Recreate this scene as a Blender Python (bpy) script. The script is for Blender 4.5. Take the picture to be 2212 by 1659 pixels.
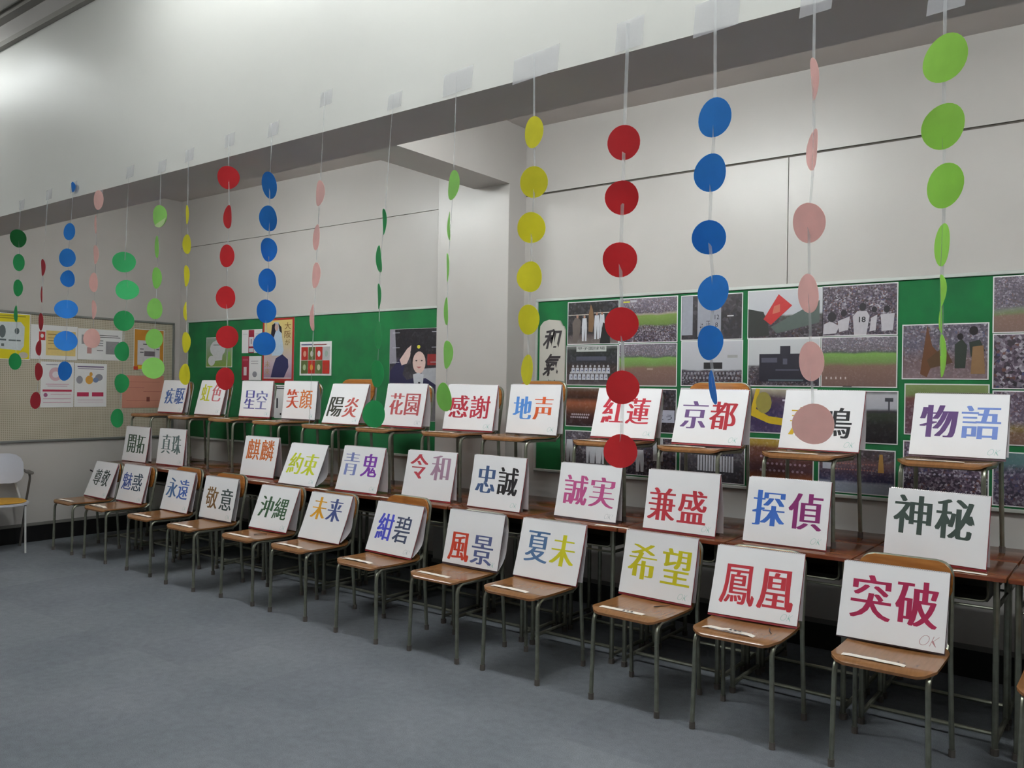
import bpy, bmesh, math, random
from mathutils import Vector, Matrix
for o in list(bpy.data.objects): bpy.data.objects.remove(o, do_unlink=True)
SC = bpy.context.scene
COL = SC.collection
RND = random.Random(7)
PI = math.pi

# ------------------------------------------------------------ camera
CAM_H = 1.48
YAW, PITCH, ROLL = 0.644766, 0.004168, 0.0158995
fw = Vector((-math.sin(YAW)*math.cos(PITCH), math.cos(YAW)*math.cos(PITCH), math.sin(PITCH)))
rt = fw.cross(Vector((0, 0, 1))).normalized()
up = rt.cross(fw)
rt2 = rt*math.cos(ROLL) + up*math.sin(ROLL)
up2 = -rt*math.sin(ROLL) + up*math.cos(ROLL)
cam_data = bpy.data.cameras.new('camera')
cam = bpy.data.objects.new('camera', cam_data)
COL.objects.link(cam)
cam.matrix_world = Matrix(((rt2.x, up2.x, -fw.x, 0), (rt2.y, up2.y, -fw.y, 0), (rt2.z, up2.z, -fw.z, CAM_H), (0, 0, 0, 1)))
cam_data.sensor_width = 36
cam_data.lens = 1824.64/2212*36
cam_data.clip_start = 0.05
SC.camera = cam

# ------------------------------------------------------------ world, exposure
w = bpy.data.worlds.new('world')
SC.world = w
w.use_nodes = True
w.node_tree.nodes['Background'].inputs[0].default_value = (0.8, 0.85, 0.9, 1)
w.node_tree.nodes['Background'].inputs[1].default_value = 0.15
SC.view_settings.view_transform = 'Standard'
SC.view_settings.look = 'None'
SC.view_settings.gamma = 1
SC.view_settings.use_curve_mapping = False
SC.view_settings.exposure = 0.0
SC.cycles.max_bounces = 8
SC.cycles.diffuse_bounces = 5
SC.cycles.transparent_max_bounces = 12
SC.cycles.caustics_reflective = False
SC.cycles.caustics_refractive = False

# fluorescent lamps: (x, y, z, watts, length)
MAIN_LAMPS = [(-6.25, 1.72), (-3.1, 1.66), (-1.6, 1.72), (-0.1, 1.72), (1.4, 1.72), (-4.6, -0.7), (-0.6, -0.7)]
BAY_LAMPS = [(-2.45, 3.07), (-5.75, 3.07), (0.85, 3.07)]
MAIN_Z, BAY_Z = 3.56, 3.34
MAIN_W, BAY_W = [16, 17, 31, 36, 36, 54, 50], 82     # radiant watts of each fixture's tubes
# ------------------------------------------------------------ materials
def lin(c):
    r = []
    for v in c[:3]:
        v = v/255.0
        r.append(v/12.92 if v <= 0.04045 else ((v+0.055)/1.055)**2.4)
    return (r[0], r[1], r[2], 1)
def mat(name, c, rough=0.6, metal=0.0, noise=0.0, nscale=8.0, bump=0.0, bscale=60.0, spec=0.5, c2=None, stretch=None, trans=0.0):
    m = bpy.data.materials.new(name); m.use_nodes = True
    nt = m.node_tree; b = nt.nodes['Principled BSDF']
    b.inputs['Base Color'].default_value = lin(c)
    b.inputs['Roughness'].default_value = rough
    b.inputs['Metallic'].default_value = metal
    b.inputs['Specular IOR Level'].default_value = spec
    tc = nt.nodes.new('ShaderNodeTexCoord')
    src = tc.outputs['Object']
    if stretch:
        mp = nt.nodes.new('ShaderNodeMapping'); mp.inputs['Scale'].default_value = stretch
        nt.links.new(src, mp.inputs[0]); src = mp.outputs[0]
    if noise > 0 or c2:
        n = nt.nodes.new('ShaderNodeTexNoise'); n.inputs['Scale'].default_value = nscale; n.inputs['Detail'].default_value = 5
        nt.links.new(src, n.inputs['Vector'])
        r = nt.nodes.new('ShaderNodeValToRGB')
        a = lin(c); d = lin(c2) if c2 else tuple(v*(1-noise) for v in a[:3])+(1,)
        r.color_ramp.elements[0].position = 0.32; r.color_ramp.elements[1].position = 0.68
        r.color_ramp.elements[0].color = d; r.color_ramp.elements[1].color = a
        nt.links.new(n.outputs['Fac'], r.inputs[0]); nt.links.new(r.outputs[0], b.inputs['Base Color'])
    if bump > 0:
        n2 = nt.nodes.new('ShaderNodeTexNoise'); n2.inputs['Scale'].default_value = bscale; n2.inputs['Detail'].default_value = 4
        nt.links.new(src, n2.inputs['Vector'])
        bp = nt.nodes.new('ShaderNodeBump'); bp.inputs['Strength'].default_value = bump; bp.inputs['Distance'].default_value = 0.01
        nt.links.new(n2.outputs['Fac'], bp.inputs['Height']); nt.links.new(bp.outputs[0], b.inputs['Normal'])
    if trans > 0:
        t = nt.nodes.new('ShaderNodeBsdfTransparent'); mx = nt.nodes.new('ShaderNodeMixShader')
        mx.inputs[0].default_value = trans
        nt.links.new(b.outputs[0], mx.inputs[1]); nt.links.new(t.outputs[0], mx.inputs[2])
        nt.links.new(mx.outputs[0], nt.nodes['Material Output'].inputs['Surface'])
    return m
M_WALL = mat('wall_paint', (194, 190, 187), 0.33, noise=0.05, nscale=2.0, bump=0.10, bscale=7.0)
M_BEAM = mat('beam_paint', (224, 223, 219), 0.38, noise=0.04, nscale=1.5, bump=0.10, bscale=6.0)
M_SOFFIT = mat('soffit_paint', (206, 199, 196), 0.6, noise=0.05, nscale=3)
M_CEIL = mat('ceiling_paint', (200, 198, 190), 0.8, noise=0.04)
M_GROOVE = mat('groove_dark', (92, 86, 80), 0.8)
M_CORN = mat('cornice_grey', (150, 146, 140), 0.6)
M_BASE = mat('baseboard_black', (24, 23, 24), 0.35, noise=0.2)
M_BASETOP = mat('baseboard_cap_grey', (120, 118, 114), 0.5)
def carpet():
    m = bpy.data.materials.new('carpet_blue_grey'); m.use_nodes = True
    nt = m.node_tree; b = nt.nodes['Principled BSDF']; b.inputs['Roughness'].default_value = 0.95
    b.inputs['Specular IOR Level'].default_value = 0.1
    tc = nt.nodes.new('ShaderNodeTexCoord')
    def noise(s, d):
        n = nt.nodes.new('ShaderNodeTexNoise'); n.inputs['Scale'].default_value = s; n.inputs['Detail'].default_value = d
        nt.links.new(tc.outputs['Object'], n.inputs['Vector']); return n
    def ramp(n, p0, c0, p1, c1):
        r = nt.nodes.new('ShaderNodeValToRGB'); e = r.color_ramp.elements
        e[0].position = p0; e[0].color = c0; e[1].position = p1; e[1].color = c1
        nt.links.new(n.outputs['Fac'], r.inputs[0]); return r
    a = ramp(noise(1.1, 4), 0.35, lin((105, 110, 116)), 0.65, lin((118, 122, 128)))
    f = ramp(noise(260, 2), 0.3, (0.72, 0.72, 0.72, 1), 0.7, (1.15, 1.15, 1.15, 1))
    g = ramp(noise(24, 3), 0.3, (0.9, 0.9, 0.9, 1), 0.7, (1.05, 1.05, 1.05, 1))
    def mul(x, y):
        k = nt.nodes.new('ShaderNodeMix'); k.data_type = 'RGBA'; k.blend_type = 'MULTIPLY'; k.inputs[0].default_value = 1
        nt.links.new(x, k.inputs[6]); nt.links.new(y, k.inputs[7]); return k.outputs[2]
    # half-metre carpet tiles that differ very slightly in tone
    ml = nt.nodes.new('ShaderNodeVectorMath'); ml.operation = 'SCALE'; ml.inputs['Scale'].default_value = 2.0
    fr = nt.nodes.new('ShaderNodeVectorMath'); fr.operation = 'FLOOR'; wn = nt.nodes.new('ShaderNodeTexWhiteNoise')
    nt.links.new(tc.outputs['Object'], ml.inputs[0]); nt.links.new(ml.outputs[0], fr.inputs[0]); nt.links.new(fr.outputs[0], wn.inputs['Vector'])
    tr_ = nt.nodes.new('ShaderNodeValToRGB'); tr_.color_ramp.elements[0].color = (0.93, 0.93, 0.94, 1); tr_.color_ramp.elements[1].color = (1.04, 1.04, 1.03, 1)
    nt.links.new(wn.outputs['Value'], tr_.inputs[0])
    nt.links.new(mul(mul(mul(a.outputs[0], f.outputs[0]), g.outputs[0]), tr_.outputs[0]), b.inputs['Base Color'])
    bp = nt.nodes.new('ShaderNodeBump'); bp.inputs['Strength'].default_value = 0.35; bp.inputs['Distance'].default_value = 0.004
    nt.links.new(noise(320, 2).outputs['Fac'], bp.inputs['Height']); nt.links.new(bp.outputs[0], b.inputs['Normal'])
    return m
M_CARPET = carpet()
M_WOOD = mat('chair_plywood', (142, 99, 61), 0.2, c2=(129, 88, 53), nscale=5, stretch=(14, 1.6, 6), bump=0.02, bscale=30)
M_BACKW = mat('backrest_plywood', (176, 114, 54), 0.25, c2=(150, 92, 40), nscale=5, stretch=(1.6, 6, 14), bump=0.02, bscale=30)
M_DESK = mat('desktop_laminate', (122, 70, 42), 0.16, c2=(98, 52, 32), nscale=5, stretch=(1.5, 14, 6))
M_DESKEDGE = mat('desk_edge_band', (120, 58, 34), 0.35, noise=0.2)
M_STEEL = mat('grey_steel_tube', (150, 152, 138), 0.3, metal=0.75, noise=0.25, nscale=25)
M_TRAY = mat('desk_tray_steel', (86, 90, 84), 0.35, metal=0.5, noise=0.15)
M_RUBBER = mat('rubber_foot_dark', (92, 86, 82), 0.8, noise=0.1)
M_PAGE = mat('drawing_paper', (247, 246, 250), 0.75, noise=0.02, nscale=5, bump=0.03, bscale=140)
M_FLAP = mat('flipped_pages', (240, 236, 242), 0.8, noise=0.08, nscale=3)
M_COVER = mat('red_cover', (142, 26, 40), 0.5, noise=0.1)
M_COVERD = mat('dark_inner_cover', (84, 62, 70), 0.7, noise=0.15)
M_RING = mat('binding_wire', (196, 196, 198), 0.3, metal=0.8)
M_STRIP = mat('paper_strip', (244, 236, 226), 0.6, noise=0.02)
M_INK = mat('black_ink', (52, 46, 50), 0.7)
M_PENCIL = mat('pencil_grey', (170, 178, 184), 0.8)
M_TEAL = mat('teal_pen', (160, 205, 200), 0.8)
M_PINKPEN = mat('pink_pen', (190, 140, 150), 0.8)
M_RIBBON = mat('clear_white_ribbon', (206, 208, 212), 0.3, trans=0.6)
M_TAPE = mat('translucent_tape', (228, 227, 234), 0.4, trans=0.62, bump=0.25, bscale=30)
M_GREEN = mat('green_felt_board', (18, 112, 58), 0.9, c2=(22, 96, 54), nscale=5, bump=0.05, bscale=200)
M_ALU = mat('aluminium_frame', (205, 210, 206), 0.35, metal=0.35)
M_GREYFRAME = mat('grey_board_frame', (132, 134, 132), 0.4, metal=0.4)
M_WHITE = mat('white_paper', (232, 232, 234), 0.6, noise=0.02)
M_LAMP = mat('lamp_housing', (235, 235, 235), 0.5)
def pegboard():
    m = mat('beige_dotted_board', (186, 178, 160), 0.8)
    nt = m.node_tree; b = nt.nodes['Principled BSDF']
    tc = nt.nodes.new('ShaderNodeTexCoord'); v = nt.nodes.new('ShaderNodeTexVoronoi')
    v.inputs['Scale'].default_value = 62; v.inputs['Randomness'].default_value = 0
    nt.links.new(tc.outputs['Object'], v.inputs['Vector'])
    r = nt.nodes.new('ShaderNodeValToRGB'); e = r.color_ramp.elements
    e[0].position = 0.25; e[0].color = lin((146, 138, 122)); e[1].position = 0.38; e[1].color = lin((190, 182, 164))
    nt.links.new(v.outputs['Distance'], r.inputs[0]); nt.links.new(r.outputs[0], b.inputs['Base Color'])
    return m
M_PEG = pegboard()
_cm = {}
def cmat(c, rough=0.75):
    c = tuple(int(v) for v in c)
    if c not in _cm: _cm[c] = mat('print_%02x%02x%02x' % c, c, rough, noise=0.08, nscale=40)
    return _cm[c]
DISC = {'dark green': (18, 118, 54), 'dark red': (186, 52, 66), 'blue': (40, 138, 224), 'pale pink': (250, 212, 206), 'pink': (254, 216, 212),
        'green': (52, 178, 106), 'light green': (172, 232, 128), 'yellow': (246, 240, 66), 'red': (222, 50, 58), 'lime green': (164, 220, 88)}
def paperize(m, c):
    nt = m.node_tree; b = nt.nodes['Principled BSDF']; t = nt.nodes.new('ShaderNodeBsdfTranslucent'); t.inputs[0].default_value = lin(c)
    mx = nt.nodes.new('ShaderNodeMixShader'); mx.inputs[0].default_value = 0.35
    nt.links.new(b.outputs[0], mx.inputs[1]); nt.links.new(t.outputs[0], mx.inputs[2]); nt.links.new(mx.outputs[0], nt.nodes['Material Output'].inputs['Surface'])
    return m
M_DISC = {k: mat('paper_'+k.replace(' ', '_'), v, 0.7, noise=0.10, nscale=25, bump=0.05, bscale=60) for k, v in DISC.items()}
for k in M_DISC: paperize(M_DISC[k], DISC[k])

# ------------------------------------------------------------ mesh helpers
class MB:
    def __init__(self): self.v = []; self.f = []; self.m = []; self.cur = 0
    def add(self, vs, fs):
        b = len(self.v); self.v += [tuple(p) for p in vs]
        for f in fs: self.f.append(tuple(i+b for i in f)); self.m.append(self.cur)
        return self
    def box(self, x0, x1, y0, y1, z0, z1):
        vs = [(x, y, z) for z in (z0, z1) for y in (y0, y1) for x in (x0, x1)]
        return self.add(vs, [(0, 2, 3, 1), (4, 5, 7, 6), (0, 1, 5, 4), (2, 6, 7, 3), (0, 4, 6, 2), (1, 3, 7, 5)])
    def bbox(self, x0, x1, y0, y1, z0, z1, bev=0.003):
        bm = bmesh.new(); bmesh.ops.create_cube(bm, size=1)
        for v in bm.verts:
            v.co = Vector(((x0+x1)/2+v.co.x*(x1-x0), (y0+y1)/2+v.co.y*(y1-y0), (z0+z1)/2+v.co.z*(z1-z0)))
        bmesh.ops.bevel(bm, geom=list(bm.edges), offset=bev, segments=2, affect='EDGES', profile=0.5)
        bm.verts.index_update()
        self.add([v.co[:] for v in bm.verts], [[v.index for v in f.verts] for f in bm.faces]); bm.free()
        return self
    def tube(self, pts, r, seg=8, caps=True):
        P = [Vector(p) for p in pts]; n = len(P); rings = []
        t0 = (P[1]-P[0]).normalized()
        a = Vector((0, 0, 1)) if abs(t0.z) < 0.9 else Vector((1, 0, 0))
        u = t0.cross(a).normalized()
        for i in range(n):
            t = (P[min(i+1, n-1)]-P[max(i-1, 0)]).normalized()
            u = (u - t*u.dot(t)).normalized(); v = t.cross(u)
            rr = r[i] if isinstance(r, (list, tuple)) else r
            rings.append([P[i] + (u*math.cos(2*PI*k/seg)+v*math.sin(2*PI*k/seg))*rr for k in range(seg)])
        vs = [p for q in rings for p in q]; fs = []
        for i in range(n-1):
            for k in range(seg):
                fs.append((i*seg+k, i*seg+(k+1) % seg, (i+1)*seg+(k+1) % seg, (i+1)*seg+k))
        if caps: fs += [tuple(range(seg))[::-1], tuple((n-1)*seg+k for k in range(seg))]
        return self.add(vs, fs)
    def plate(self, nx, ny, W, D, r, th, fn):
        # rounded rectangle W x D with corner radius r; fn(x, y, side) -> point, side 0 bottom .. 1 top
        ys = []
        for j in range(ny+1):
            t = j/ny; ys.append(D*(0.5-0.5*math.cos(PI*t)) if True else D*t)
        def hw(y):
            d = min(y, D-y)
            return W/2 if d >= r else W/2 - r + math.sqrt(max(0, r*r-(r-d)**2))
        vs = []; fs = []; row = nx+1
        for s in (1, 0):
            for y in ys:
                h = hw(y)
                for i in range(nx+1): vs.append(fn(-h+2*h*i/nx, y, s))
        off = row*(ny+1)
        for j in range(ny):
            for i in range(nx):
                a = j*row+i
                fs.append((a, a+1, a+row+1, a+row)); fs.append((a+off, a+row+off, a+row+1+off, a+1+off))
        loop = [i for i in range(nx+1)] + [j*row+nx for j in range(1, ny+1)] + [ny*row+i for i in range(nx-1, -1, -1)] + [j*row for j in range(ny-1, 0, -1)]
        for k in range(len(loop)):
            a = loop[k]; b = loop[(k+1) % len(loop)]
            fs.append((a, a+off, b+off, b))
        return self.add(vs, fs)
    def poly(self, pts):
        return self.add(pts, [tuple(range(len(pts)))])
    def build(self, name, mats, parent=None, smooth=False):
        me = bpy.data.meshes.new(name); me.from_pydata(self.v, [], self.f)
        if not isinstance(mats, (list, tuple)): mats = [mats]
        for m in mats: me.materials.append(m)
        if len(mats) > 1: me.polygons.foreach_set('material_index', self.m)
        me.update()
        if smooth:
            me.polygons.foreach_set('use_smooth', [True]*len(me.polygons))
            try: me.set_sharp_from_angle(angle=math.radians(40))
            except Exception: pass
        o = bpy.data.objects.new(name, me); COL.objects.link(o)
        if parent: o.parent = parent
        return o
def fillet(pts, r, n=5):
    P = [Vector(p) for p in pts]; out = [P[0]]
    for i in range(1, len(P)-1):
        a = (P[i-1]-P[i]); b = (P[i+1]-P[i]); rr = min(r, a.length*0.49, b.length*0.49)
        a = P[i]+a.normalized()*rr; b = P[i]+b.normalized()*rr
        for k in range(n+1):
            t = k/n; out.append(a*(1-t)**2 + P[i]*2*t*(1-t) + b*t*t)
    out.append(P[-1]); return out
def empty(name, loc=(0, 0, 0), rz=0.0):
    o = bpy.data.objects.new(name, None); COL.objects.link(o); o.location = loc; o.rotation_euler = (0, 0, rz)
    o.empty_display_size = 0.1
    return o
def tag(o, label=None, cat=None, group=None, kind=None):
    if label: o['label'] = label
    if cat: o['category'] = cat
    if group: o['group'] = group
    if kind: o['kind'] = kind
    return o
def struct(name, mb, m, label=None, parent=None):
    o = mb.build(name, m, parent)
    if parent is None: tag(o, label, None, None, 'structure')
    return o
def copy_tree(o, parent=None):
    c = o.copy(); COL.objects.link(c); c.parent = parent
    for ch in list(o.children): copy_tree(ch, c)
    return c

# ------------------------------------------------------------ lettering
_gl = {}
def glyph(s, off=0.0):
    """2-D outline of a string from Blender's own font: vertices scaled to a unit box, faces, aspect"""
    if (s, off) in _gl: return _gl[(s, off)]
    cu = bpy.data.curves.new('t', 'FONT'); cu.body = s; cu.resolution_u = 3; cu.offset = off; cu.fill_mode = 'FRONT'
    ob = bpy.data.objects.new('t', cu); COL.objects.link(ob)
    bpy.context.view_layer.update()
    dg = bpy.context.evaluated_depsgraph_get()
    me = bpy.data.meshes.new_from_object(ob.evaluated_get(dg))
    vs = [v.co.copy() for v in me.vertices]; fs = [tuple(p.vertices) for p in me.polygons]
    bpy.data.objects.remove(ob, do_unlink=True); bpy.data.curves.remove(cu); bpy.data.meshes.remove(me)
    if not vs: _gl[(s, off)] = ([(0, 0), (1, 0), (1, 1)], [(0, 1, 2)], 1.0); return _gl[(s, off)]
    x0 = min(v.x for v in vs); x1 = max(v.x for v in vs); y0 = min(v.y for v in vs); y1 = max(v.y for v in vs)
    sx = max(x1-x0, 1e-6); sy = max(y1-y0, 1e-6)
    _gl[(s, off)] = ([((v.x-x0)/sx, (v.y-y0)/sy) for v in vs], fs, sx/sy)
    return _gl[(s, off)]
def letters(mb, s, fn, x0, x1, y0, y1, off=0.0, dil=0.0, slant=0.0, lift=0.0):
    """lay the string into the box (x0..x1, y0..y1); fn(x, y, lift) maps page coordinates to 3-D; dil widens upright strokes"""
    vs, fs, _ = glyph(s, off)
    sh = [0.0] if dil == 0 else [-dil, -dil/2, 0, dil/2, dil]
    for k, d in enumerate(sh):
        xa, xb = x0+dil, x1-dil
        mb.add([fn(xa+(xb-xa)*v[0]+d+slant*(v[1]-.5)*(y1-y0), y0+(y1-y0)*v[1], lift+0.00004*k) for v in vs], fs)
    return mb

# ------------------------------------------------------------ room
XL, YW = -8.15, 5.0
XR, YF = 4.5, -3.6
CZ_BAY, CZ_MAIN = 3.38, 3.62
BZ = 2.45
def by(x): return 2.117-0.0113*x          # the beam runs very slightly off square
BT = 0.288
fl = MB(); fl.box(XL-0.1, XR+0.1, YF-0.1, YW+0.1, -0.06, 0)
struct('floor', fl, M_CARPET, 'blue-grey carpet floor')
# back wall: dark backing behind proud painted panels that leave shadow gaps
wb = MB(); wb.box(XL-0.1, XR+0.1, YW+0.012, YW+0.12, 0, CZ_BAY)
wall_back = struct('wall_back', wb, M_GROOVE, 'off-white painted back wall with shadow gaps')
PANELS = [(XL, -4.34, 0, 2.884, .0), (XL, -4.34, 2.889, CZ_BAY, 0), (-3.66, -1.724, 0, 2.878, 0), (-1.719, 0.22, 0, 2.878, 0), (0.225, 2.1, 0, 2.878, 0), (2.105, XR, 0, 2.878, 0),
          (-3.66, XR, 2.892, CZ_BAY, 0)]
for (x0, x1, z0, z1, _) in PANELS:
    MB().box(x0, x1, YW, YW+0.0125, z0, z1).build('wall_panel', M_WALL, wall_back)
struct('wall_left', MB().box(XL-0.12, XL, YF, YW, 0, CZ_MAIN), M_WALL, 'off-white painted left wall')
struct('wall_right', MB().box(XR, XR+0.12, YF, YW, 0, CZ_MAIN), M_WALL, 'off-white right wall')
struct('wall_front', MB().box(XL, XR, YF-0.12, YF, 0, CZ_MAIN), M_WALL, 'off-white wall behind the viewpoint')
# pillar
PX0, PX1, PY = -4.34, -3.66, 4.8
struct('wall_pillar', MB().bbox(PX0, PX1, PY, YW+0.01, 0, CZ_BAY, 0.004), M_WALL, 'off-white painted pillar between the two green boards')
# front beam the garlands hang from
bm_ = MB()
def beam(mb, z0, z1, ya, yb):
    vs = []
    for z in (z0, z1):
        for x in (XL, XR): vs += [(x, by(x)+ya, z), (x, by(x)+yb, z)]
    mb.add(vs, [(0, 2, 3, 1), (4, 5, 7, 6), (0, 4, 6, 2), (1, 3, 7, 5), (0, 1, 5, 4), (2, 6, 7, 3)])
beam(bm_, BZ, CZ_MAIN, 0, BT); bm_.m[0] = 1
struct('wall_beam', bm_, [M_BEAM, M_SOFFIT], 'deep cream painted ceiling beam')
struct('trim_1', MB().box(-3.985, PX1+0.002, 2.4, PY+0.002, 2.94, CZ_BAY), [M_WALL], 'cross beam running back to the pillar')
cb = [o for o in bpy.data.objects if o.name == 'trim_1'][0]
# ceilings
struct('ceiling', MB().box(XL, XR, 2.2, YW+0.1, CZ_BAY, CZ_BAY+0.08), M_SOFFIT, 'low ceiling of the rear bay')
struct('ceiling_main', MB().box(XL, XR, YF, 2.2, CZ_MAIN, CZ_MAIN+0.08), M_CEIL, 'main ceiling')
# cornice rails under the main ceiling where it meets the beam
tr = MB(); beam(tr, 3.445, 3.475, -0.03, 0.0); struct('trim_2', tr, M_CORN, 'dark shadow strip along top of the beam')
tr = MB(); beam(tr, 3.475, CZ_MAIN, -0.012, 0.0); struct('trim_3', tr, M_WALL, 'pale cornice above the dark strip')
tr = MB(); beam(tr, 3.585, 3.62, -0.06, -0.012); struct('trim_4', tr, M_CORN, 'dark cornice rail')
tr = MB(); beam(tr, 3.6, 3.62, -0.16, -0.09); struct('trim_5', tr, M_WALL, 'ceiling rail nearest the beam')
tr = MB(); beam(tr, 3.6, 3.62, -0.235, -0.205); struct('trim_6', tr, M_CORN, 'dark ceiling rail')
# baseboards
def base(name, x0, x1, y0, y1, cap):
    o = struct(name, MB().box(x0, x1, y0, y1, 0, 0.145), M_BASE, 'black baseboard')
    MB().box(cap[0], cap[1], cap[2], cap[3], 0.145, 0.172).build('cap_strip', M_BASETOP, o)
base('baseboard_back', -3.66, XR, YW-0.012, YW, (-3.66, XR, YW-0.008, YW))
base('baseboard_back', XL, -4.34, YW-0.012, YW, (XL, -4.34, YW-0.008, YW))
base('baseboard_left', XL, XL+0.014, YF, YW-0.012, (XL, XL+0.009, YF, YW-0.012))
base('baseboard_pillar', PX0-0.01, PX1+0.01, PY-0.012, PY, (PX0-0.006, PX1+0.006, PY-0.008, PY))
# lamps (above the picture)
for k, (x, y) in enumerate(MAIN_LAMPS+BAY_LAMPS):
    z = CZ_MAIN if k < len(MAIN_LAMPS) else CZ_BAY
    t = empty('ceiling_light', (x, y, z))
    tag(t, 'white fluorescent ceiling light outside the picture, ' + ['main room by the beam', 'main room first', 'main room second', 'main room third', 'main room fourth', 'main room rear left', 'main room rear right', 'bay above the middle chairs', 'bay above the far left chairs', 'bay at the right end'][k], 'ceiling light', 'fluorescent ceiling lights')
    MB().bbox(-0.64, 0.64, -0.07, 0.07, -0.055, 0, 0.006).build('housing', M_LAMP, t)
    pw = MAIN_W[k] if k < len(MAIN_LAMPS) else BAY_W
    me_ = bpy.data.materials.new('lit_tube'); me_.use_nodes = True
    b_ = me_.node_tree.nodes['Principled BSDF']; b_.inputs['Emission Color'].default_value = (0.95, 1.0, 0.985, 1)
    b_.inputs['Emission Strength'].default_value = pw/(PI*2*2*PI*0.016*1.2)
    for s in (-0.045, 0.045):
        MB().tube([(-0.6, s, -0.085), (0.6, s, -0.085)], 0.016, 8).build('tube', me_, t, True)

ROWS = {
'front': [
["尊敬",-7.4485,3.79,-0.0457,0.3627,0.4083,0.332,0.15,0.85,0.22,0.66,[55,70,65],[55,70,65]],
["魅惑",-6.9527,3.8311,-0.0103,0.249,0.4143,0.3267,0.08,0.85,0.22,0.68,[75,95,165],[60,80,100]],
["永遠",-6.222,3.7889,-0.0417,0.2314,0.4087,0.3297,0.08,0.88,0.2,0.68,[80,115,165],[75,110,190]],
["敬意",-5.5954,3.7475,-0.0041,0.1977,0.4122,0.3284,0.12,0.93,0.25,0.74,[130,95,55],[55,70,70]],
["沖縄",-4.937,3.725,0.0093,0.3742,0.4114,0.3258,0.12,0.87,0.25,0.72,[55,90,60],[55,90,60]],
["未来",-4.3705,3.7047,0.0012,0.3827,0.4058,0.3272,0.12,0.85,0.1,0.57,[225,160,30],[65,80,140]],
["紺碧",-3.697,3.6795,-0.0587,0.3381,0.4153,0.3248,0.12,0.84,0.23,0.74,[75,80,205],[60,70,100]],
["風景",-3.089,3.7287,-0.0113,0.216,0.4113,0.3236,0.08,0.88,0.41,0.91,[200,60,35],[85,95,145]],
["夏未",-2.577,3.7381,-0.0235,0.2906,0.4177,0.3264,0.12,0.9,0.21,0.72,[75,110,155],[210,205,30]],
["希望",-1.9322,3.7591,-0.0588,0.2229,0.4073,0.3281,0.08,0.95,0.2,0.73,[205,195,20],[205,195,20]],
["鳳凰",-1.4161,3.7032,0.06,0.4051,0.404,0.3329,0.1,0.93,0.26,0.81,[190,45,60],[190,45,60]],
["突破",-0.8406,3.7278,0.0123,0.3739,0.4148,0.3287,0.1,0.92,0.16,0.72,[165,20,75],[165,20,75]]],
'mid': [
["開拓",-7.4847,4.1489,-0.0091,0.1373,0.4112,0.3277,0.15,0.88,0.24,0.75,[60,85,65],[60,85,65]],
["真珠",-6.923,4.1862,0.0172,0.1069,0.4075,0.329,0.13,0.87,0.17,0.68,[95,115,115],[95,115,115]],
["麒麟",-5.607,4.1211,0.0185,0.1826,0.414,0.327,0.1,0.9,0.08,0.58,[205,105,40],[205,105,40]],
["約束",-4.9623,4.0158,-0.0137,0.3986,0.4158,0.3251,0.1,0.88,0.24,0.74,[200,210,35],[200,210,35]],
["青鬼",-4.3468,4.0053,-0.0005,0.2783,0.4092,0.3269,0.06,0.9,0.15,0.64,[125,135,195],[130,60,175]],
["令和",-3.736,4.0753,0.0177,0.215,0.4218,0.324,0.08,0.9,0.08,0.58,[185,60,75],[170,135,160]],
["忠誠",-3.161,4.0295,-0.0384,0.2082,0.4142,0.3275,0.1,0.9,0.2,0.71,[65,90,135],[30,25,30]],
["誠実",-2.5223,4.083,-0.0216,0.2262,0.411,0.3213,0.1,0.93,0.22,0.74,[190,80,140],[190,80,140]],
["兼盛",-1.9293,4.0107,-0.0218,0.1942,0.4082,0.3252,0.04,0.86,0.3,0.82,[185,45,60],[185,45,60]],
["探偵",-1.3907,4.0373,-0.0037,0.2542,0.4023,0.3267,0.08,0.93,0.2,0.73,[55,105,195],[130,30,105]],
["神秘",-0.7406,4.0765,-0.1572,0.1832,0.424,0.318,0.07,0.88,0.09,0.63,[60,75,70],[60,75,70]]],
'back': [
["疾駆",-7.5277,4.53,0.0151,0.2119,0.4101,0.3257,0.18,0.95,0.25,0.72,[85,115,180],[75,105,175]],
["虹色",-6.9132,4.53,-0.0127,0.2461,0.4107,0.3317,0.1,0.88,0.12,0.6,[205,205,40],[210,115,125]],
["星空",-6.2093,4.53,0.0385,0.1181,0.4134,0.3252,0.12,0.86,0.27,0.76,[85,80,155],[115,115,170]],
["笑顔",-5.6177,4.53,0.0218,0.0908,0.4118,0.3272,0.1,0.88,0.22,0.7,[200,75,45],[215,115,45]],
["陽炎",-4.8703,4.3194,-0.0159,0.3473,0.4111,0.3274,0.06,0.88,0.34,0.82,[50,50,40],[190,85,80]],
["花園",-4.2689,4.3639,-0.0391,0.1949,0.4088,0.3213,0.12,0.88,0.23,0.72,[190,85,90],[185,85,90]],
["感謝",-3.6417,4.3485,0.06,0.207,0.4121,0.3214,0.08,0.9,0.24,0.72,[180,40,60],[180,40,60]],
["地声",-3.1352,4.3756,-0.0338,0.1575,0.4064,0.3261,0.1,0.88,0.25,0.7,[85,145,225],[215,90,40]],
["紅蓮",-2.5085,4.45,0.0515,0.3458,0.4217,0.3245,0.12,0.87,0.2,0.7,[190,40,60],[190,40,60]],
["京都",-1.9069,4.2823,-0.0551,0.3163,0.4095,0.3215,0.08,0.88,0.22,0.71,[105,75,130],[175,35,50]],
["悲鳴",-1.3414,4.3821,-0.0718,0.3032,0.4109,0.3253,0.1,0.88,0.29,0.78,[220,180,45],[30,30,35]],
["物語",-0.7093,4.3842,-0.0184,0.3882,0.4048,0.3273,0.08,0.93,0.19,0.69,[95,65,120],[120,145,215]]]}
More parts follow.
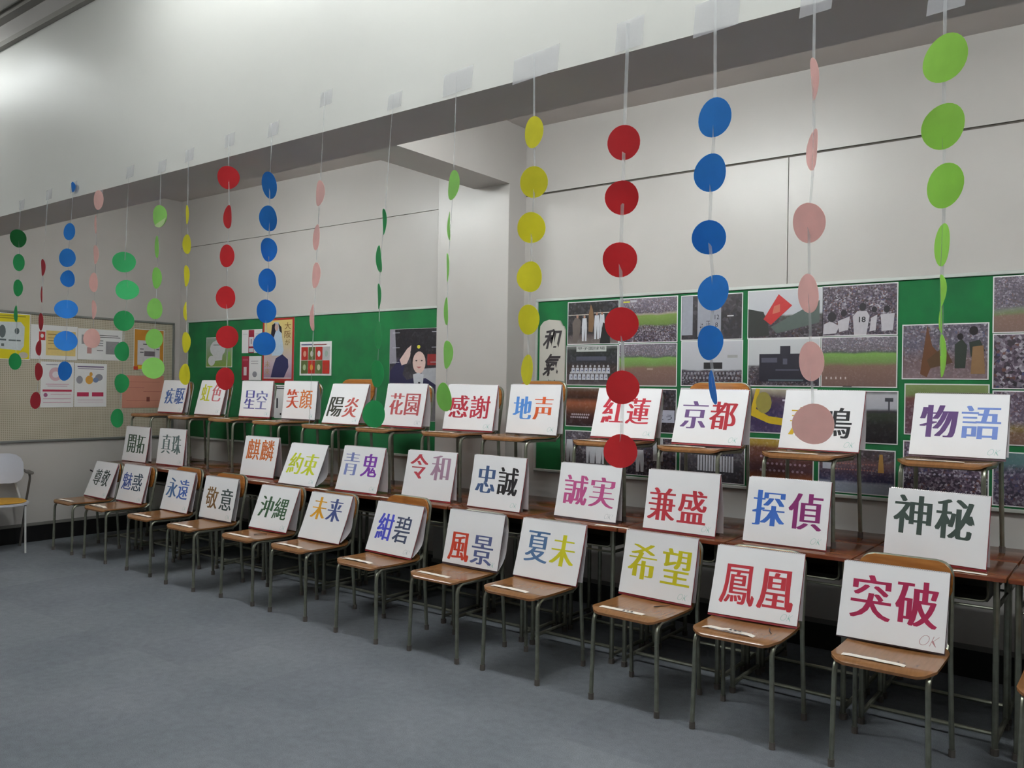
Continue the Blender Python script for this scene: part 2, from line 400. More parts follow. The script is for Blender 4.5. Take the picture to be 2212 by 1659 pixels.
GARLANDS = [
["dark green",[-5.1828,2.1696,2.5045],[-5.1828,2.1556,1.5835],4,[[-5.1785,2.1555,2.289,0.065,-0.211,0.975,0.483,-0.849,-0.215,0.1034],[-5.158,2.1553,2.1494,0.104,-0.061,0.993,0.233,-0.969,-0.083,0.0978],[-5.1665,2.1554,2.0044,0.08,-0.051,0.996,0.125,-0.99,-0.06,0.0953],[-5.1822,2.1556,1.8567,0.056,-0.04,0.998,-0.199,-0.98,-0.029,0.0955],[-5.189,2.1556,1.5836,0.011,-0.022,1.0,0.329,-0.944,-0.024,0.0955]]],
["dark red",[-4.8404,2.1657,2.5213],[-4.9138,2.1525,1.3667],5,[[-4.8607,2.1519,2.0983,0.099,-0.061,0.993,-0.194,-0.98,-0.041,0.0916],[-4.8615,2.1519,1.9506,0.074,-0.05,0.996,-0.329,-0.944,-0.023,0.0916],[-4.869,2.152,1.8007,0.049,-0.039,0.998,-0.177,-0.984,-0.03,0.0968],[-4.8768,2.1521,1.6581,0.049,0.028,0.998,-0.085,-0.996,0.032,0.0867],[-4.8901,2.1523,1.5255,0.001,-0.018,1.0,-0.009,-1.0,-0.018,0.097],[-4.9127,2.1525,1.3667,-0.001,0.05,0.999,0.157,-0.986,0.049,0.0947]]],
["blue",[-4.5565,2.1625,2.5238],[-4.5816,2.1488,1.5308],4,[[-4.5255,2.1481,2.4973,0.173,-0.1,0.98,-0.08,-0.993,-0.087,0.0535],[-4.5517,2.1484,2.2648,0.184,0.032,0.982,0.202,-0.979,-0.006,0.0904],[-4.5749,2.1487,2.1286,0.16,0.043,0.986,0.472,-0.881,-0.038,0.098],[-4.5556,2.1485,2.017,0.089,-0.06,0.994,0.43,-0.898,-0.093,0.0879],[-4.5734,2.1487,1.859,0.428,0.902,0.057,0.806,-0.41,0.427,0.1126],[-4.5705,2.1486,1.6874,0.427,0.904,0.04,0.852,-0.416,0.316,0.1126],[-4.58,2.1488,1.5296,0.022,0.023,0.999,0.257,-0.966,0.017,0.1029]]],
["pale pink",[-4.2756,2.1593,2.441],[-4.2871,2.1454,1.6956],3,[[-4.2506,2.145,2.3952,0.183,-0.057,0.982,-0.0,-0.998,-0.058,0.0984],[-4.27,2.1453,2.2754,0.139,-0.088,0.986,-0.361,-0.932,-0.032,0.0939],[-4.2706,2.1453,2.1204,0.111,-0.074,0.991,-0.221,-0.974,-0.048,0.0963],[-4.2769,2.1453,1.9798,0.086,-0.061,0.994,-0.051,-0.997,-0.057,0.0987],[-4.2814,2.1454,1.8413,0.06,-0.048,0.997,-0.242,-0.97,-0.032,0.0964],[-4.2871,2.1454,1.6956,0.033,-0.035,0.999,0.425,-0.904,-0.045,0.0988]]],
["green",[-3.977,2.1559,2.5223],[-4.0138,2.1424,1.3005],5,[[-3.9829,2.142,2.0612,0.481,0.874,0.075,0.844,-0.484,0.228,0.1058],[-3.9475,2.1416,1.9208,0.481,0.874,0.062,0.807,-0.469,0.359,0.1052],[-3.9773,2.1419,1.774,0.049,-0.045,0.998,0.646,-0.76,-0.066,0.099],[-3.981,2.142,1.6256,0.021,-0.03,0.999,0.265,-0.964,-0.034,0.0945],[-3.9905,2.1421,1.4703,-0.01,-0.013,1.0,0.289,-0.957,-0.01,0.0924],[-4.0161,2.1424,1.3004,-0.042,0.004,0.999,0.165,-0.986,0.011,0.0927]]],
["light green",[-3.6875,2.1527,2.5059],[-3.6998,2.1388,1.5442],4,[[-3.6724,2.1385,2.2489,0.178,-0.047,0.983,0.094,-0.993,-0.065,0.1031],[-3.6842,2.1386,2.108,0.118,-0.087,0.989,-0.354,-0.934,-0.04,0.1033],[-3.6875,2.1387,1.9627,0.089,-0.071,0.994,-0.103,-0.993,-0.061,0.099],[-3.6928,2.1387,1.8199,0.061,-0.054,0.997,0.23,-0.971,-0.066,0.0969],[-3.6975,2.1388,1.68,0.032,-0.038,0.999,0.413,-0.91,-0.048,0.0927],[-3.699,2.1388,1.5442,0.005,-0.022,1.0,0.811,-0.584,-0.017,0.0991]]],
["yellow",[-3.46,2.1501,2.5238],[-3.4279,2.1357,1.5169],4,[[-3.4406,2.1359,2.2293,0.146,-0.11,0.983,-0.402,-0.915,-0.043,0.0849],[-3.4339,2.1358,2.0971,0.119,-0.094,0.988,-0.145,-0.987,-0.076,0.0869],[-3.4399,2.1359,1.9558,0.09,-0.076,0.993,-0.312,-0.949,-0.044,0.0952],[-3.433,2.1358,1.7981,0.058,-0.055,0.997,-0.396,-0.918,-0.028,0.0827],[-3.4323,2.1358,1.6581,0.029,-0.037,0.999,-0.169,-0.985,-0.032,0.093],[-3.4279,2.1357,1.5157,-0.001,-0.019,1.0,-0.059,-0.998,-0.019,0.095]]],
["red",[-3.152,2.1466,2.5404],[-3.1241,2.1323,1.4982],6,[[-3.1312,2.1324,2.3533,0.176,-0.14,0.974,0.561,-0.799,-0.217,0.0964],[-3.1209,2.1323,2.1846,0.17,-0.076,0.983,-0.249,-0.968,-0.031,0.0982],[-3.1317,2.1324,2.0194,0.135,-0.052,0.989,0.059,-0.996,-0.06,0.0964],[-3.1309,2.1324,1.8429,0.088,-0.04,0.995,0.347,-0.935,-0.068,0.0963],[-3.1169,2.1322,1.6748,0.033,-0.043,0.999,0.579,-0.813,-0.054,0.0961],[-3.1251,2.1323,1.4982,-0.005,-0.016,1.0,0.285,-0.958,-0.014,0.0962]]],
["blue",[-2.8512,2.1432,2.5345],[-2.8562,2.1293,1.6404],6,[[-2.8469,2.1292,2.282,0.081,-0.254,0.964,-0.106,-0.964,-0.245,0.1086],[-2.8445,2.1291,2.1483,0.075,-0.206,0.976,0.076,-0.974,-0.211,0.1029],[-2.8461,2.1292,2.0215,0.08,-0.144,0.986,0.076,-0.986,-0.15,0.0954],[-2.8427,2.1291,1.8975,0.053,-0.124,0.991,0.161,-0.978,-0.131,0.0954],[-2.8526,2.1292,1.7722,0.025,-0.102,0.994,0.285,-0.953,-0.105,0.0955],[-2.8568,2.1293,1.6404,0.026,-0.04,0.999,0.549,-0.835,-0.048,0.0937]]],
["pink",[-2.5267,2.1396,2.5974],[-2.5696,2.126,1.3292],5,[[-2.5343,2.1256,2.2097,0.21,-0.085,0.974,-0.35,-0.937,-0.006,0.0972],[-2.5444,2.1258,2.0419,0.172,-0.054,0.984,-0.422,-0.906,0.024,0.0991],[-2.5488,2.1258,1.8969,0.14,-0.027,0.99,-0.371,-0.928,0.027,0.0992],[-2.5569,2.1259,1.7359,0.048,-0.062,0.997,-0.513,-0.858,-0.028,0.1029]]],
["green",[-2.1537,2.1353,2.5143],[-2.2116,2.122,1.3778],5,[[-2.1797,2.1216,2.063,0.123,-0.143,0.982,-0.592,-0.805,-0.043,0.0923],[-2.195,2.1218,1.9323,0.057,-0.151,0.987,-0.538,-0.837,-0.097,0.0959],[-2.1982,2.1218,1.7984,0.063,-0.084,0.994,-0.599,-0.8,-0.029,0.091],[-2.1959,2.1218,1.6602,0.031,-0.053,0.998,-0.512,-0.858,-0.029,0.1008],[-2.203,2.1219,1.5205,-0.002,-0.021,1.0,-0.287,-0.958,-0.021,0.0977],[-2.2111,2.122,1.377,-0.036,0.011,0.999,0.184,-0.983,0.018,0.0978]]],
["light green",[-1.856,2.132,2.517],[-1.8721,2.1182,1.4457],4,[[-1.8535,2.1179,2.1498,0.246,-0.09,0.965,-0.449,-0.893,0.031,0.0985],[-1.8623,2.118,2.0142,0.111,-0.151,0.982,-0.709,-0.704,-0.028,0.0956],[-1.8711,2.1181,1.8768,0.08,-0.115,0.99,-0.696,-0.718,-0.027,0.0958],[-1.87,2.1181,1.7315,0.046,-0.077,0.996,-0.643,-0.765,-0.029,0.0927],[-1.8671,2.1181,1.5862,0.039,-0.016,0.999,-0.491,-0.871,0.005,0.0941],[-1.8721,2.1182,1.4451,-0.124,-0.093,0.988,-0.3,-0.945,-0.127,0.0973]]],
["yellow",[-1.5345,2.1283,2.5208],[-1.5317,2.1143,1.5367],7,[[-1.5225,2.1142,2.2694,0.273,-0.158,0.949,-0.311,-0.948,-0.069,0.0958],[-1.5172,2.1141,2.1141,0.24,-0.117,0.964,0.156,-0.975,-0.157,0.0956],[-1.5258,2.1142,1.9743,0.096,-0.16,0.982,0.221,-0.959,-0.178,0.0944],[-1.5258,2.1142,1.8226,0.134,-0.063,0.989,0.013,-0.998,-0.066,0.0943],[-1.533,2.1143,1.6906,0.034,-0.074,0.997,-0.158,-0.985,-0.068,0.0931],[-1.5312,2.1143,1.536,0.042,0.004,0.999,-0.527,-0.85,0.026,0.0944]]],
["red",[-1.201,2.1246,2.5309],[-1.1973,2.1105,1.3031],12,[[-1.2033,2.1106,2.1847,0.426,-0.059,0.903,0.2,-0.967,-0.157,0.0979],[-1.2046,2.1106,2.0273,0.095,-0.199,0.975,0.394,-0.892,-0.22,0.0965],[-1.2091,2.1107,1.8503,0.061,-0.138,0.988,0.388,-0.909,-0.151,0.0993],[-1.1995,2.1106,1.6659,0.024,-0.074,0.997,0.403,-0.912,-0.078,0.097],[-1.194,2.1105,1.4851,-0.012,-0.009,1.0,0.342,-0.94,-0.005,0.0962],[-1.1969,2.1105,1.3035,-0.049,0.056,0.997,0.403,-0.913,0.071,0.0965]]],
["blue",[-0.9352,2.1216,2.5387],[-0.9177,2.1074,1.4898],10,[[-0.9262,2.1075,2.2056,0.395,-0.139,0.908,-0.179,-0.981,-0.072,0.1033],[-0.9336,2.1075,2.0593,0.276,-0.139,0.951,-0.177,-0.98,-0.092,0.1004],[-0.9372,2.1076,1.8878,0.057,-0.165,0.985,0.291,-0.941,-0.175,0.0906],[-0.9205,2.1074,1.7401,0.31,0.018,0.951,-0.167,-0.983,0.073,0.0957],[-0.9324,2.1075,1.6078,0.056,-0.036,0.998,-0.343,-0.939,-0.015,0.0923],[-0.9177,2.1074,1.4892,-0.136,-0.063,0.989,-0.816,-0.558,-0.148,0.0919]]],
["pink",[-0.6706,2.1186,2.4727],[-0.6544,2.1044,1.4021],8,[[-0.6677,2.1045,2.2538,0.053,-0.33,0.943,-0.889,-0.445,-0.106,0.1006],[-0.6629,2.1045,2.0786,0.163,-0.222,0.961,-0.841,-0.541,0.017,0.1005],[-0.6737,2.1046,1.8986,-0.02,-0.201,0.979,-0.365,-0.911,-0.195,0.0984],[-0.6703,2.1046,1.7238,-0.043,-0.128,0.991,-0.679,-0.724,-0.123,0.0972],[-0.6634,2.1045,1.5557,-0.034,-0.047,0.998,-0.583,-0.81,-0.058,0.0981],[-0.6547,2.1044,1.4021,-0.023,0.03,0.999,0.15,-0.988,0.033,0.1001]]],
["lime green",[-0.3761,2.1152,2.4029],[-0.3708,2.1012,1.5664],9,[[-0.374,2.1012,2.2392,0.512,-0.21,0.833,-0.388,-0.922,0.007,0.1087],[-0.3738,2.1012,2.0843,0.393,-0.189,0.9,-0.354,-0.934,-0.042,0.1024],[-0.3704,2.1012,1.9505,0.247,-0.17,0.954,-0.538,-0.843,-0.011,0.1012],[-0.3718,2.1012,1.8174,0.093,-0.142,0.986,-0.876,-0.481,0.013,0.096],[-0.3736,2.1012,1.7137,0.007,-0.109,0.994,-0.95,-0.312,-0.028,0.0731],[-0.3723,2.1012,1.6489,0.002,-0.08,0.997,-0.967,-0.255,-0.019,0.0626],[-0.3708,2.1012,1.5664,-0.005,-0.042,0.999,-0.954,-0.299,-0.017,0.097]]]]

RO = dict(zip('尊敬 魅惑 永遠 敬意 沖縄 未来 紺碧 風景 夏未 希望 鳳凰 突破 開拓 真珠 麒麟 約束 青鬼 令和 忠誠 誠実 兼盛 探偵 神秘 疾駆 虹色 星空 笑顔 陽炎 花園 感謝 地声 紅蓮 京都 悲鳴 物語'.split(),
 'sonkei miwaku eien keii okinawa mirai konpeki fuukei natsumi kibou houou toppa kaitaku shinju kirin yakusoku aooni reiwa chuusei seijitsu kenmori tantei shinpi shikku nijiiro hoshizora egao kagerou hanazono kansha jigoe guren kyouto himei monogatari'.split()))
CN = dict(zip('尊敬 魅惑 永遠 敬意 沖縄 未来 紺碧 風景 夏未 希望 鳳凰 突破 開拓 真珠 麒麟 約束 青鬼 令和 忠誠 誠実 兼盛 探偵 神秘 疾駆 虹色 星空 笑顔 陽炎 花園 感謝 地声 紅蓮 京都 悲鳴 物語'.split(),
 'dark grey|blue|sky blue|brown and grey|dark green|orange and navy|violet and navy|red and slate|blue and yellow|all yellow|crimson|deep magenta|olive green|grey green|orange|lime yellow|lavender and purple|red and mauve|blue and black|pink|red|blue and plum|charcoal green|pale blue|yellow and pink|indigo|red and orange|black and red|rose|dark red|light blue and orange|scarlet|purple and crimson|black|purple and pale blue'.split('|')))
def nm(n): return '鳴 (half hidden by a pink disc)' if n == '悲鳴' else '%s (%s)' % (n, RO[n])
# ------------------------------------------------------------ school chair
SH = 0.443
def seat_fn(x, y, s):
    u = y/0.385
    z = SH - 0.010*math.sin(PI*min(1, u*1.05))*(1-(x/0.2)**2*0.7) - 0.018*max(0, 1-y/0.035)**2 + 0.012*max(0, (y-0.32)/0.065)**2
    return (x, y-0.018, z - (0 if s else 0.011))
BTOP = 0.797
def back_fn(x, y, s):
    v = y/0.165                      # up the panel
    c = 0.020*(x/0.18)**2
    return (x, 0.424 + 0.012*v - c - (0 if s == 0 else 0.010) - 0.004*math.sin(PI*v), BTOP - 0.165 + y)
def make_chair(top=0.797):
    global BTOP
    BTOP = top
    t = empty('school_chair')
    MB().plate(12, 12, 0.385, 0.385, 0.06, 0.011, seat_fn).build('seat', M_WOOD, t, True)
    MB().plate(12, 8, 0.37, 0.165, 0.06, 0.010, back_fn).build('backrest', M_BACKW, t, True)
    for s in (-1, 1):
        x = s*0.168
        p = fillet([(s*0.176, 0.0, 0.012), (x, 0.004, 0.418), (x, 0.33, 0.412), (x*1.03, 0.395, 0.47)], 0.055, 6)
        l = MB().tube(p, 0.0105, 8).build('front_leg', M_STEEL, t, True)
        MB().tube([(s*0.176, 0, 0.0), (s*0.176, 0, 0.03)], 0.0135, 8).build('rubber_foot', M_RUBBER, l)
    p = fillet([(-0.19, 0.40, 0.012), (-0.184, 0.372, 0.43), (-0.176, 0.436, top-0.005), (0.176, 0.436, top-0.005), (0.184, 0.372, 0.43), (0.19, 0.40, 0.012)], 0.06, 6)
    f = MB().tube(p, 0.0105, 8).build('rear_frame', M_STEEL, t, True)
    for s in (-1, 1):
        MB().tube([(s*0.19, 0.40, 0.0), (s*0.19, 0.40, 0.03)], 0.0135, 8).build('rubber_foot', M_RUBBER, f)
    MB().tube([(-0.168, 0.05, 0.412), (0.168, 0.05, 0.412)], 0.008, 6).build('stretcher', M_STEEL, t, True)
    MB().tube([(-0.172, 0.32, 0.407), (0.172, 0.32, 0.407)], 0.008, 6).build('stretcher', M_STEEL, t, True)
    return t
CH_FRONT = [(-7.45, 3.505), (-6.90, 3.505), (-6.20, 3.49), (-5.555, 3.44), (-4.915, 3.468), (-4.363, 3.458), (-3.69, 3.42), (-3.108, 3.448), (-2.587, 3.455), (-1.93, 3.462), (-1.402, 3.455), (-0.81, 3.455), (-0.17, 3.47)]
CH_BACK = [(-7.534, 4.24), (-6.908, 4.24), (-6.274, 4.24), (-5.664, 4.24), (-4.93, 4.15), (-4.34, 4.15), (-3.70, 4.15), (-3.18, 4.15), (-2.515, 4.18), (-1.95, 4.15), (-1.365, 4.15), (-0.735, 4.185)]
DZ = 0.737
protos = {'low': make_chair(0.746), 'tall': make_chair(0.787)}
used = set()
TALL = ('突破', '紺碧', '永遠', '敬意', '陽炎', '京都', '地声')
def place_chair(x, y, z, rz, label, group, kind='low'):
    c = protos[kind] if kind not in used else copy_tree(protos[kind])
    used.add(kind)
    c.location = (x, y, z); c.rotation_euler = (0, 0, rz)
    tag(c, label, 'chair', group)
for i, (x, y) in enumerate(CH_FRONT):
    if i < 12:
        lb = 'front row plywood school chair holding the %s sketchbook %s' % (CN[ROWS['front'][i][0]], nm(ROWS['front'][i][0]))
    else: lb = 'empty plywood school chair cut by the right edge of the photo'
    place_chair(x, y, 0, ROWS['front'][i][3]*0.5 if i < 12 else 0, lb, 'school chairs in the front row', 'tall' if i < 12 and ROWS['front'][i][0] in TALL else 'low')
for i, (x, y) in enumerate(CH_BACK):
    place_chair(x, y, DZ+0.0005, RND.uniform(-.02, .02), 'school chair raised on the desks holding the %s sketchbook %s' % (CN[ROWS['back'][i][0]], nm(ROWS['back'][i][0])), 'school chairs standing on the desks', 'tall' if ROWS['back'][i][0] in TALL else 'low')

# ------------------------------------------------------------ desks
def make_desk():
    t = empty('school_desk')
    W = 0.598
    mb = MB(); mb.bbox(-W/2, W/2, 0, 0.398, DZ-0.022, DZ, 0.006)
    top = mb.build('desktop', [M_DESK], t, True)
    MB().box(-W/2+0.008, W/2-0.008, -0.0012, 0.0, DZ-0.019, DZ-0.004).build('edge_band', M_DESKEDGE, top)
    tr = MB()
    x0, x1, y0, y1, z0, z1 = -0.225, 0.225, 0.07, 0.36, 0.615, 0.714
    th = 0.003
    tr.box(x0, x1, y0, y1, z0, z0+th); tr.box(x0, x0+th, y0, y1, z0, z1); tr.box(x1-th, x1, y0, y1, z0, z1); tr.box(x0, x1, y1-th, y1, z0, z1)
    tray = tr.build('storage_tray', M_TRAY, t)
    MB().tube(fillet([(x0, y0, z1), (x0, y0, z0), (x1, y0, z0), (x1, y0, z1)], 0.03), 0.005, 6).build('tray_rim', M_STEEL, tray, True)
    for s in (-1, 1):
        for yy in (0.03, 0.37):
            l = MB().tube([(s*0.262, yy, 0.012), (s*0.262, yy, DZ-0.022)], 0.0125, 8).build('leg', M_STEEL, t, True)
            MB().tube([(s*0.262, yy, 0.0), (s*0.262, yy, 0.028)], 0.0165, 8).build('rubber_foot', M_RUBBER, l)
        MB().tube([(s*0.262, 0.03, 0.045), (s*0.262, 0.37, 0.045)], 0.011, 8).build('side_rail', M_STEEL, t, True)
        MB().tube([(s*0.262, 0.03, 0.60), (s*0.262, 0.37, 0.60)], 0.009, 8).build('side_rail', M_STEEL, t, True)
    MB().tube([(-0.262, 0.15, 0.045), (0.262, 0.15, 0.045)], 0.010, 8).build('footrest_rail', M_STEEL, t, True)
    MB().tube([(-0.262, 0.05, 0.595), (0.262, 0.05, 0.595)], 0.006, 8).build('cross_rail', M_STEEL, t, True)
    return t
dproto = make_desk(); dfirst = True
DX = [-0.446-0.302-0.6035*k for k in range(-1, 12)]
for row, yy in enumerate((3.955, 4.357)):
    for k, x in enumerate(DX):
        d = dproto if dfirst else copy_tree(dproto)
        dfirst = False
        d.location = (x, yy+0.0015*((k*7) % 3), 0)
        if row == 0:
            if k == 0: lb = 'brown school desk at the right end of the front desk row'
            else:
                nb = min(ROWS['front'], key=lambda b: abs(b[1]-x))[0]
                lb = 'brown front row school desk behind the chair of ' + nm(nb)
            g = 'school desks behind the front chairs'
        else:
            nb = min(ROWS['back'], key=lambda b: abs(b[1]-x))[0] if k else ''
            lb = ('rear row school desk under the raised chair of ' + nm(nb)) if k else 'rear row school desk at the far right end'
            g = 'rear school desks against the wall'
        tag(d, lb, 'desk', g)
# two desks can share one nearest book: add which side
seen = {}
for o in bpy.data.objects:
    if o.get('category') == 'desk': seen.setdefault(o['label'], []).append(o)
for lb, L in seen.items():
    if len(L) > 1:
        L.sort(key=lambda o: o.location.x)
        for o, sfx in zip(L, (', left one of the two', ', right one of the two', ', third')): o['label'] = lb + sfx

# ------------------------------------------------------------ sketchbooks
DENSE = '尊意敬惑麒麟鳳縄魅顔碧駆謝鳴'
MID_ = '破突風秘神凰園誠語惑感意遠敬尊開偵蓮鬼夏景偵都盛兼紺虹陽望約'
def make_book(d, z, row, idx):
    n, x, y, yaw, lean, w, h, u0, u1, v0, v1, c1, c2 = d
    top_in = h*math.sin(lean) + 0.008
    if row == 'mid': y = min(y, (4.128 if x > -5.2 else 4.214) - top_in)
    else: y = min(y, (CH_FRONT if row == 'front' else CH_BACK)[idx][1] + (0.400 if n != '紅蓮' else 0.38) - top_in - abs(yaw)*0.16)
    t = empty('sketchbook', (x, y, z), yaw)
    place = {'front': 'on a front chair', 'mid': 'on the desks', 'back': 'on a raised chair'}[row]
    cn = ''
    lb = 'open white sketchbook with %s characters %s, %s' % (CN[n], nm(n), place)
    if row == 'back' and n == '悲鳴': lb = 'white sketchbook whose left character is hidden by a pink disc, right one 鳴'
    tag(t, lb, 'sketchbook', {'front': 'sketchbooks on the front row of chairs', 'mid': 'sketchbooks on the desks', 'back': 'sketchbooks on the raised chairs'}[row])
    sl, cl = math.sin(lean), math.cos(lean)
    bow = RND.uniform(0.0, 0.006)
    def P(px, s, q):             # px across, s up the page, q out of the page towards the viewer
        b = bow*math.sin(PI*min(1, max(0, s/h)))
        return (px, s*sl - (q-b)*cl, s*cl + (q-b)*sl)
    rise = 0.010 if (idx*5+len(row)) % 3 else 0.005
    def sheet(name, x0, x1, s0, s1, q0, q1, m, par):
        mb = MB(); N = 8; vs = []
        for k in range(N+1):
            s = s0+(s1-s0)*k/N
            vs += [P(x0, s, q1), P(x1, s, q1), P(x1, s, q0), P(x0, s, q0)]
        fs = [(0, 3, 2, 1), (4*N, 4*N+1, 4*N+2, 4*N+3)]
        for k in range(N):
            a = 4*k
            for e in range(4): fs.append((a+e, a+(e+1) % 4, a+4+(e+1) % 4, a+4+e))
        mb.add(vs, fs); return mb.build(name, m, par, True)
    q0 = 0.006
    sheet('pages', -w/2, w/2, rise, h-0.004, q0-0.0035, q0, M_PAGE, t)
    sheet('cover', -w/2-0.001, w/2+0.002, 0.0, h-0.004, q0-0.0066, q0-0.0037, M_COVER if idx % 4 != 3 else M_COVERD, t)
    # pages turned over the binding and hanging down behind
    gap = RND.uniform(0.012, 0.035) if row != 'mid' else RND.uniform(0.03, 0.055)
    bulge = {('front', 6): 0.05, ('front', 5): 0.03, ('front', 7): 0.03, ('mid', 3): 0.04}.get((row, idx), RND.uniform(0.0, 0.015))
    ty = h*sl + 0.006; tz = h*cl
    cy = CH_FRONT[idx][1] if row == 'front' else (CH_BACK[idx][1] if row == 'back' else 0)
    def lim(zz): return 0.345 + 0.165*zz - (y-cy) if row != 'mid' else (4.116 if x > -5.2 else 4.208) - y
    prof = []
    for k in range(11):
        s = k/10
        yb = ty*(1-s) + (ty*0.75+gap)*s + bulge*math.sin(PI*s)*1.0
        yb = max(yb, (tz*(1-s))*sl/cl + 0.006)
        yb = min(yb, max(lim(tz*(1-s)), (tz*(1-s))*sl/cl + 0.007))
        if (row, idx) in (('front', 5), ('front', 6), ('front', 7), ('mid', 3)) and s > 0.7: yb = max(yb*(1-0.8*((s-0.7)/0.3)**2), 0.004)
        prof.append((yb, tz*(1-s)+0.012*s))
    def flap(name, m, dy, cut, par):
        mb = MB(); vs = []
        for (yy, zz) in prof[:cut]: vs += [(-w/2+0.004, yy+dy, zz), (w/2-0.002, yy+dy, zz), (w/2-0.002, yy+dy+0.0012, zz), (-w/2+0.004, yy+dy+0.0012, zz)]
        N = cut-1; fs = [(0, 1, 2, 3), (4*N, 4*N+3, 4*N+2, 4*N+1)]
        for k in range(N):
            a = 4*k
            for e in range(4): fs.append((a+e, a+4+e, a+4+(e+1) % 4, a+(e+1) % 4))
        mb.add(vs, fs); return mb.build(name, m, par, True)
    flap('turned_pages', M_FLAP, 0, 11, t)
    rb = MB(); nr = 44
    for k in range(nr):
        xx = -w/2+0.014+(w-0.028)*k/(nr-1)
        pts = []
        for a in range(6):
            an = 2*PI*a/6
            c = P(xx, h-0.003, q0-0.004)
            pts.append((xx, c[1]+0.0048*math.cos(an), c[2]+0.0048*math.sin(an)+0.001))
        b = len(rb.v)
        r = 0.0009; vs = []; fs = []
        for p in pts: vs += [(p[0]-r, p[1], p[2]), (p[0]+r, p[1], p[2])]
        for a in range(6): fs.append((2*a, 2*a+1, (2*a+3) % 12, (2*a+2) % 12))
        rb.add(vs, fs)
    rb.build('spiral_binding', M_RING, t)
    W = w*(u1-u0); g = 0.04 if n in ('希望', '青鬼', '敬意', '令和') else 0.02
    ya, yb = h*(1-v1), h*(1-v0)
    for k, ch in enumerate(n):
        xa = -w/2 + w*u0 + (0 if k == 0 else W*(0.5+g)); xb = -w/2 + w*u0 + (W*(0.5-g) if k == 0 else W)
        mb = MB(); c = c1 if k == 0 else c2
        letters(mb, ch, lambda a, b, l: P(a, b, q0+0.0003+l), xa, xb, ya, yb, off=0.0 if ch in DENSE else (-0.0045 if ch in MID_ else -0.016), dil=(0.0028 if ch in DENSE else (0.0052 if ch in MID_ else 0.0082))*min(1.1, (xb-xa)/0.14))
        mb.build('lettering', cmat(c), t)
    if n not in ('麒麟', '令和', '未来', '開拓', '神秘', '夏未'):
        big = n == '突破'
        sz = 0.034 if big else 0.024
        xc = -w/2+w*(0.88 if not big else 0.86); yc = h*(0.12 if not big else 0.135)
        s = 'OK!' if n in ('誠実', '紺碧', '花園') else 'OK'
        mb = MB()
        letters(mb, s, lambda a, b, l: P(a, b, q0+0.0003+l), xc-sz, xc+sz, yc-sz*0.62, yc+sz*0.62, off=-0.03, slant=0.35)
        mb.build('ok_mark', M_PINKPEN if big else (M_PENCIL if s == 'OK!' else M_TEAL), t)
for row, z in (('front', SH+0.0005), ('mid', DZ+0.0012), ('back', DZ+SH+0.0012)):
    for i, d in enumerate(ROWS[row]): make_book(d, z, row, i)

# ------------------------------------------------------------ paper strips on the seats and desks
def strip(x, y, z, L, Wd, rz, label, group, curl=0.0, text=None):
    t = empty('paper_strip', (x, y, z), rz)
    tag(t, label, 'paper strip', group)
    N = 8; vs = []; fs = []
    for k in range(N+1):
        u = k/N
        zz = 0.0012 + curl*math.sin(PI*u)*0.5 + curl*0.5*math.sin(3*PI*u)**2
        for (yy, dz) in ((0, 0), (Wd, 0.0), (Wd, -0.0004), (0, -0.0004)): vs.append((-L/2+L*u, yy, zz+dz))
    for k in range(N):
        a = 4*k
        for e in range(4): fs.append((a+e, a+4+e, a+4+(e+1) % 4, a+(e+1) % 4))
    fs += [(0, 1, 2, 3), (4*N+3, 4*N+2, 4*N+1, 4*N)]
    MB().add(vs, fs).build('paper', M_STRIP, t, True)
    if text is not None:
        mb = MB()
        for k in range(text):
            xx = L*(0.02+0.09*k)
            mb.add([(xx, 0.008, curl*0.95+0.0022), (xx+L*0.055, 0.008, curl*0.95+0.0022), (xx+L*0.05, Wd-0.009, curl*0.95+0.0022), (xx+L*0.01, Wd-0.006, curl*0.95+0.0022)], [(0, 1, 2, 3)])
        mb.build('handwriting', M_INK, t)
def seat_z(x, y): return seat_fn(x, y+0.018, 1)[2]
for i in range(12):
    x, y = CH_FRONT[i]
    L = 0.235
    strip(x-0.035, y+0.022, seat_z(0, 0.03)+0.001, L, 0.032, RND.uniform(-.05, .03), 'white paper name strip on the seat below sketchbook ' + nm(ROWS['front'][i][0]),
          'paper name strips on the front seats', curl=[.003, .012, .006, .004, .001, .004, .006, .001, .004, .001, .010, .004][i], text=3 if i in (9, 10) else None)
for i in range(2, 12):
    if i == 7: continue
    x, y = CH_BACK[i]
    strip(x-0.03, y+0.004, DZ+seat_z(0, 0.015)+0.002, 0.24, 0.032, RND.uniform(-.02, .03), 'white paper name strip on the raised seat below sketchbook ' + nm(ROWS['back'][i][0]),
          'paper name strips on the raised seats', curl=0.002)
for (px, nb) in ((-7.21, '開拓'), (-6.62, '真珠'), (-5.36, '麒麟'), (-4.70, '約束'), (-4.06, '青鬼'), (-2.30, '誠実'), (-0.62, '神秘')):
    strip(px, 3.962, DZ, 0.2, 0.028, RND.uniform(-.03, .03), 'white paper strip on the desk edge beside sketchbook ' + nm(nb), 'paper strips on the desks', curl=0.002)
# loose bookmark ribbons
for (x, y, nb, rz) in ((-1.86, 3.70, '希望', 0.9), (-1.30, 3.63, '鳳凰', 2.0), (-4.90, 3.64, '沖縄', 1.0)):
    t = empty('bookmark_ribbon', (x, y, SH-0.008), rz)
    tag(t, 'dark ribbon lying on the seat below sketchbook ' + nm(nb), 'ribbon', 'dark ribbons on the seats')
    MB().tube([(-0.04, 0, 0.002), (0, 0.004, 0.003), (0.045, 0, 0.002)], 0.0022, 5).build('cord', M_INK, t)

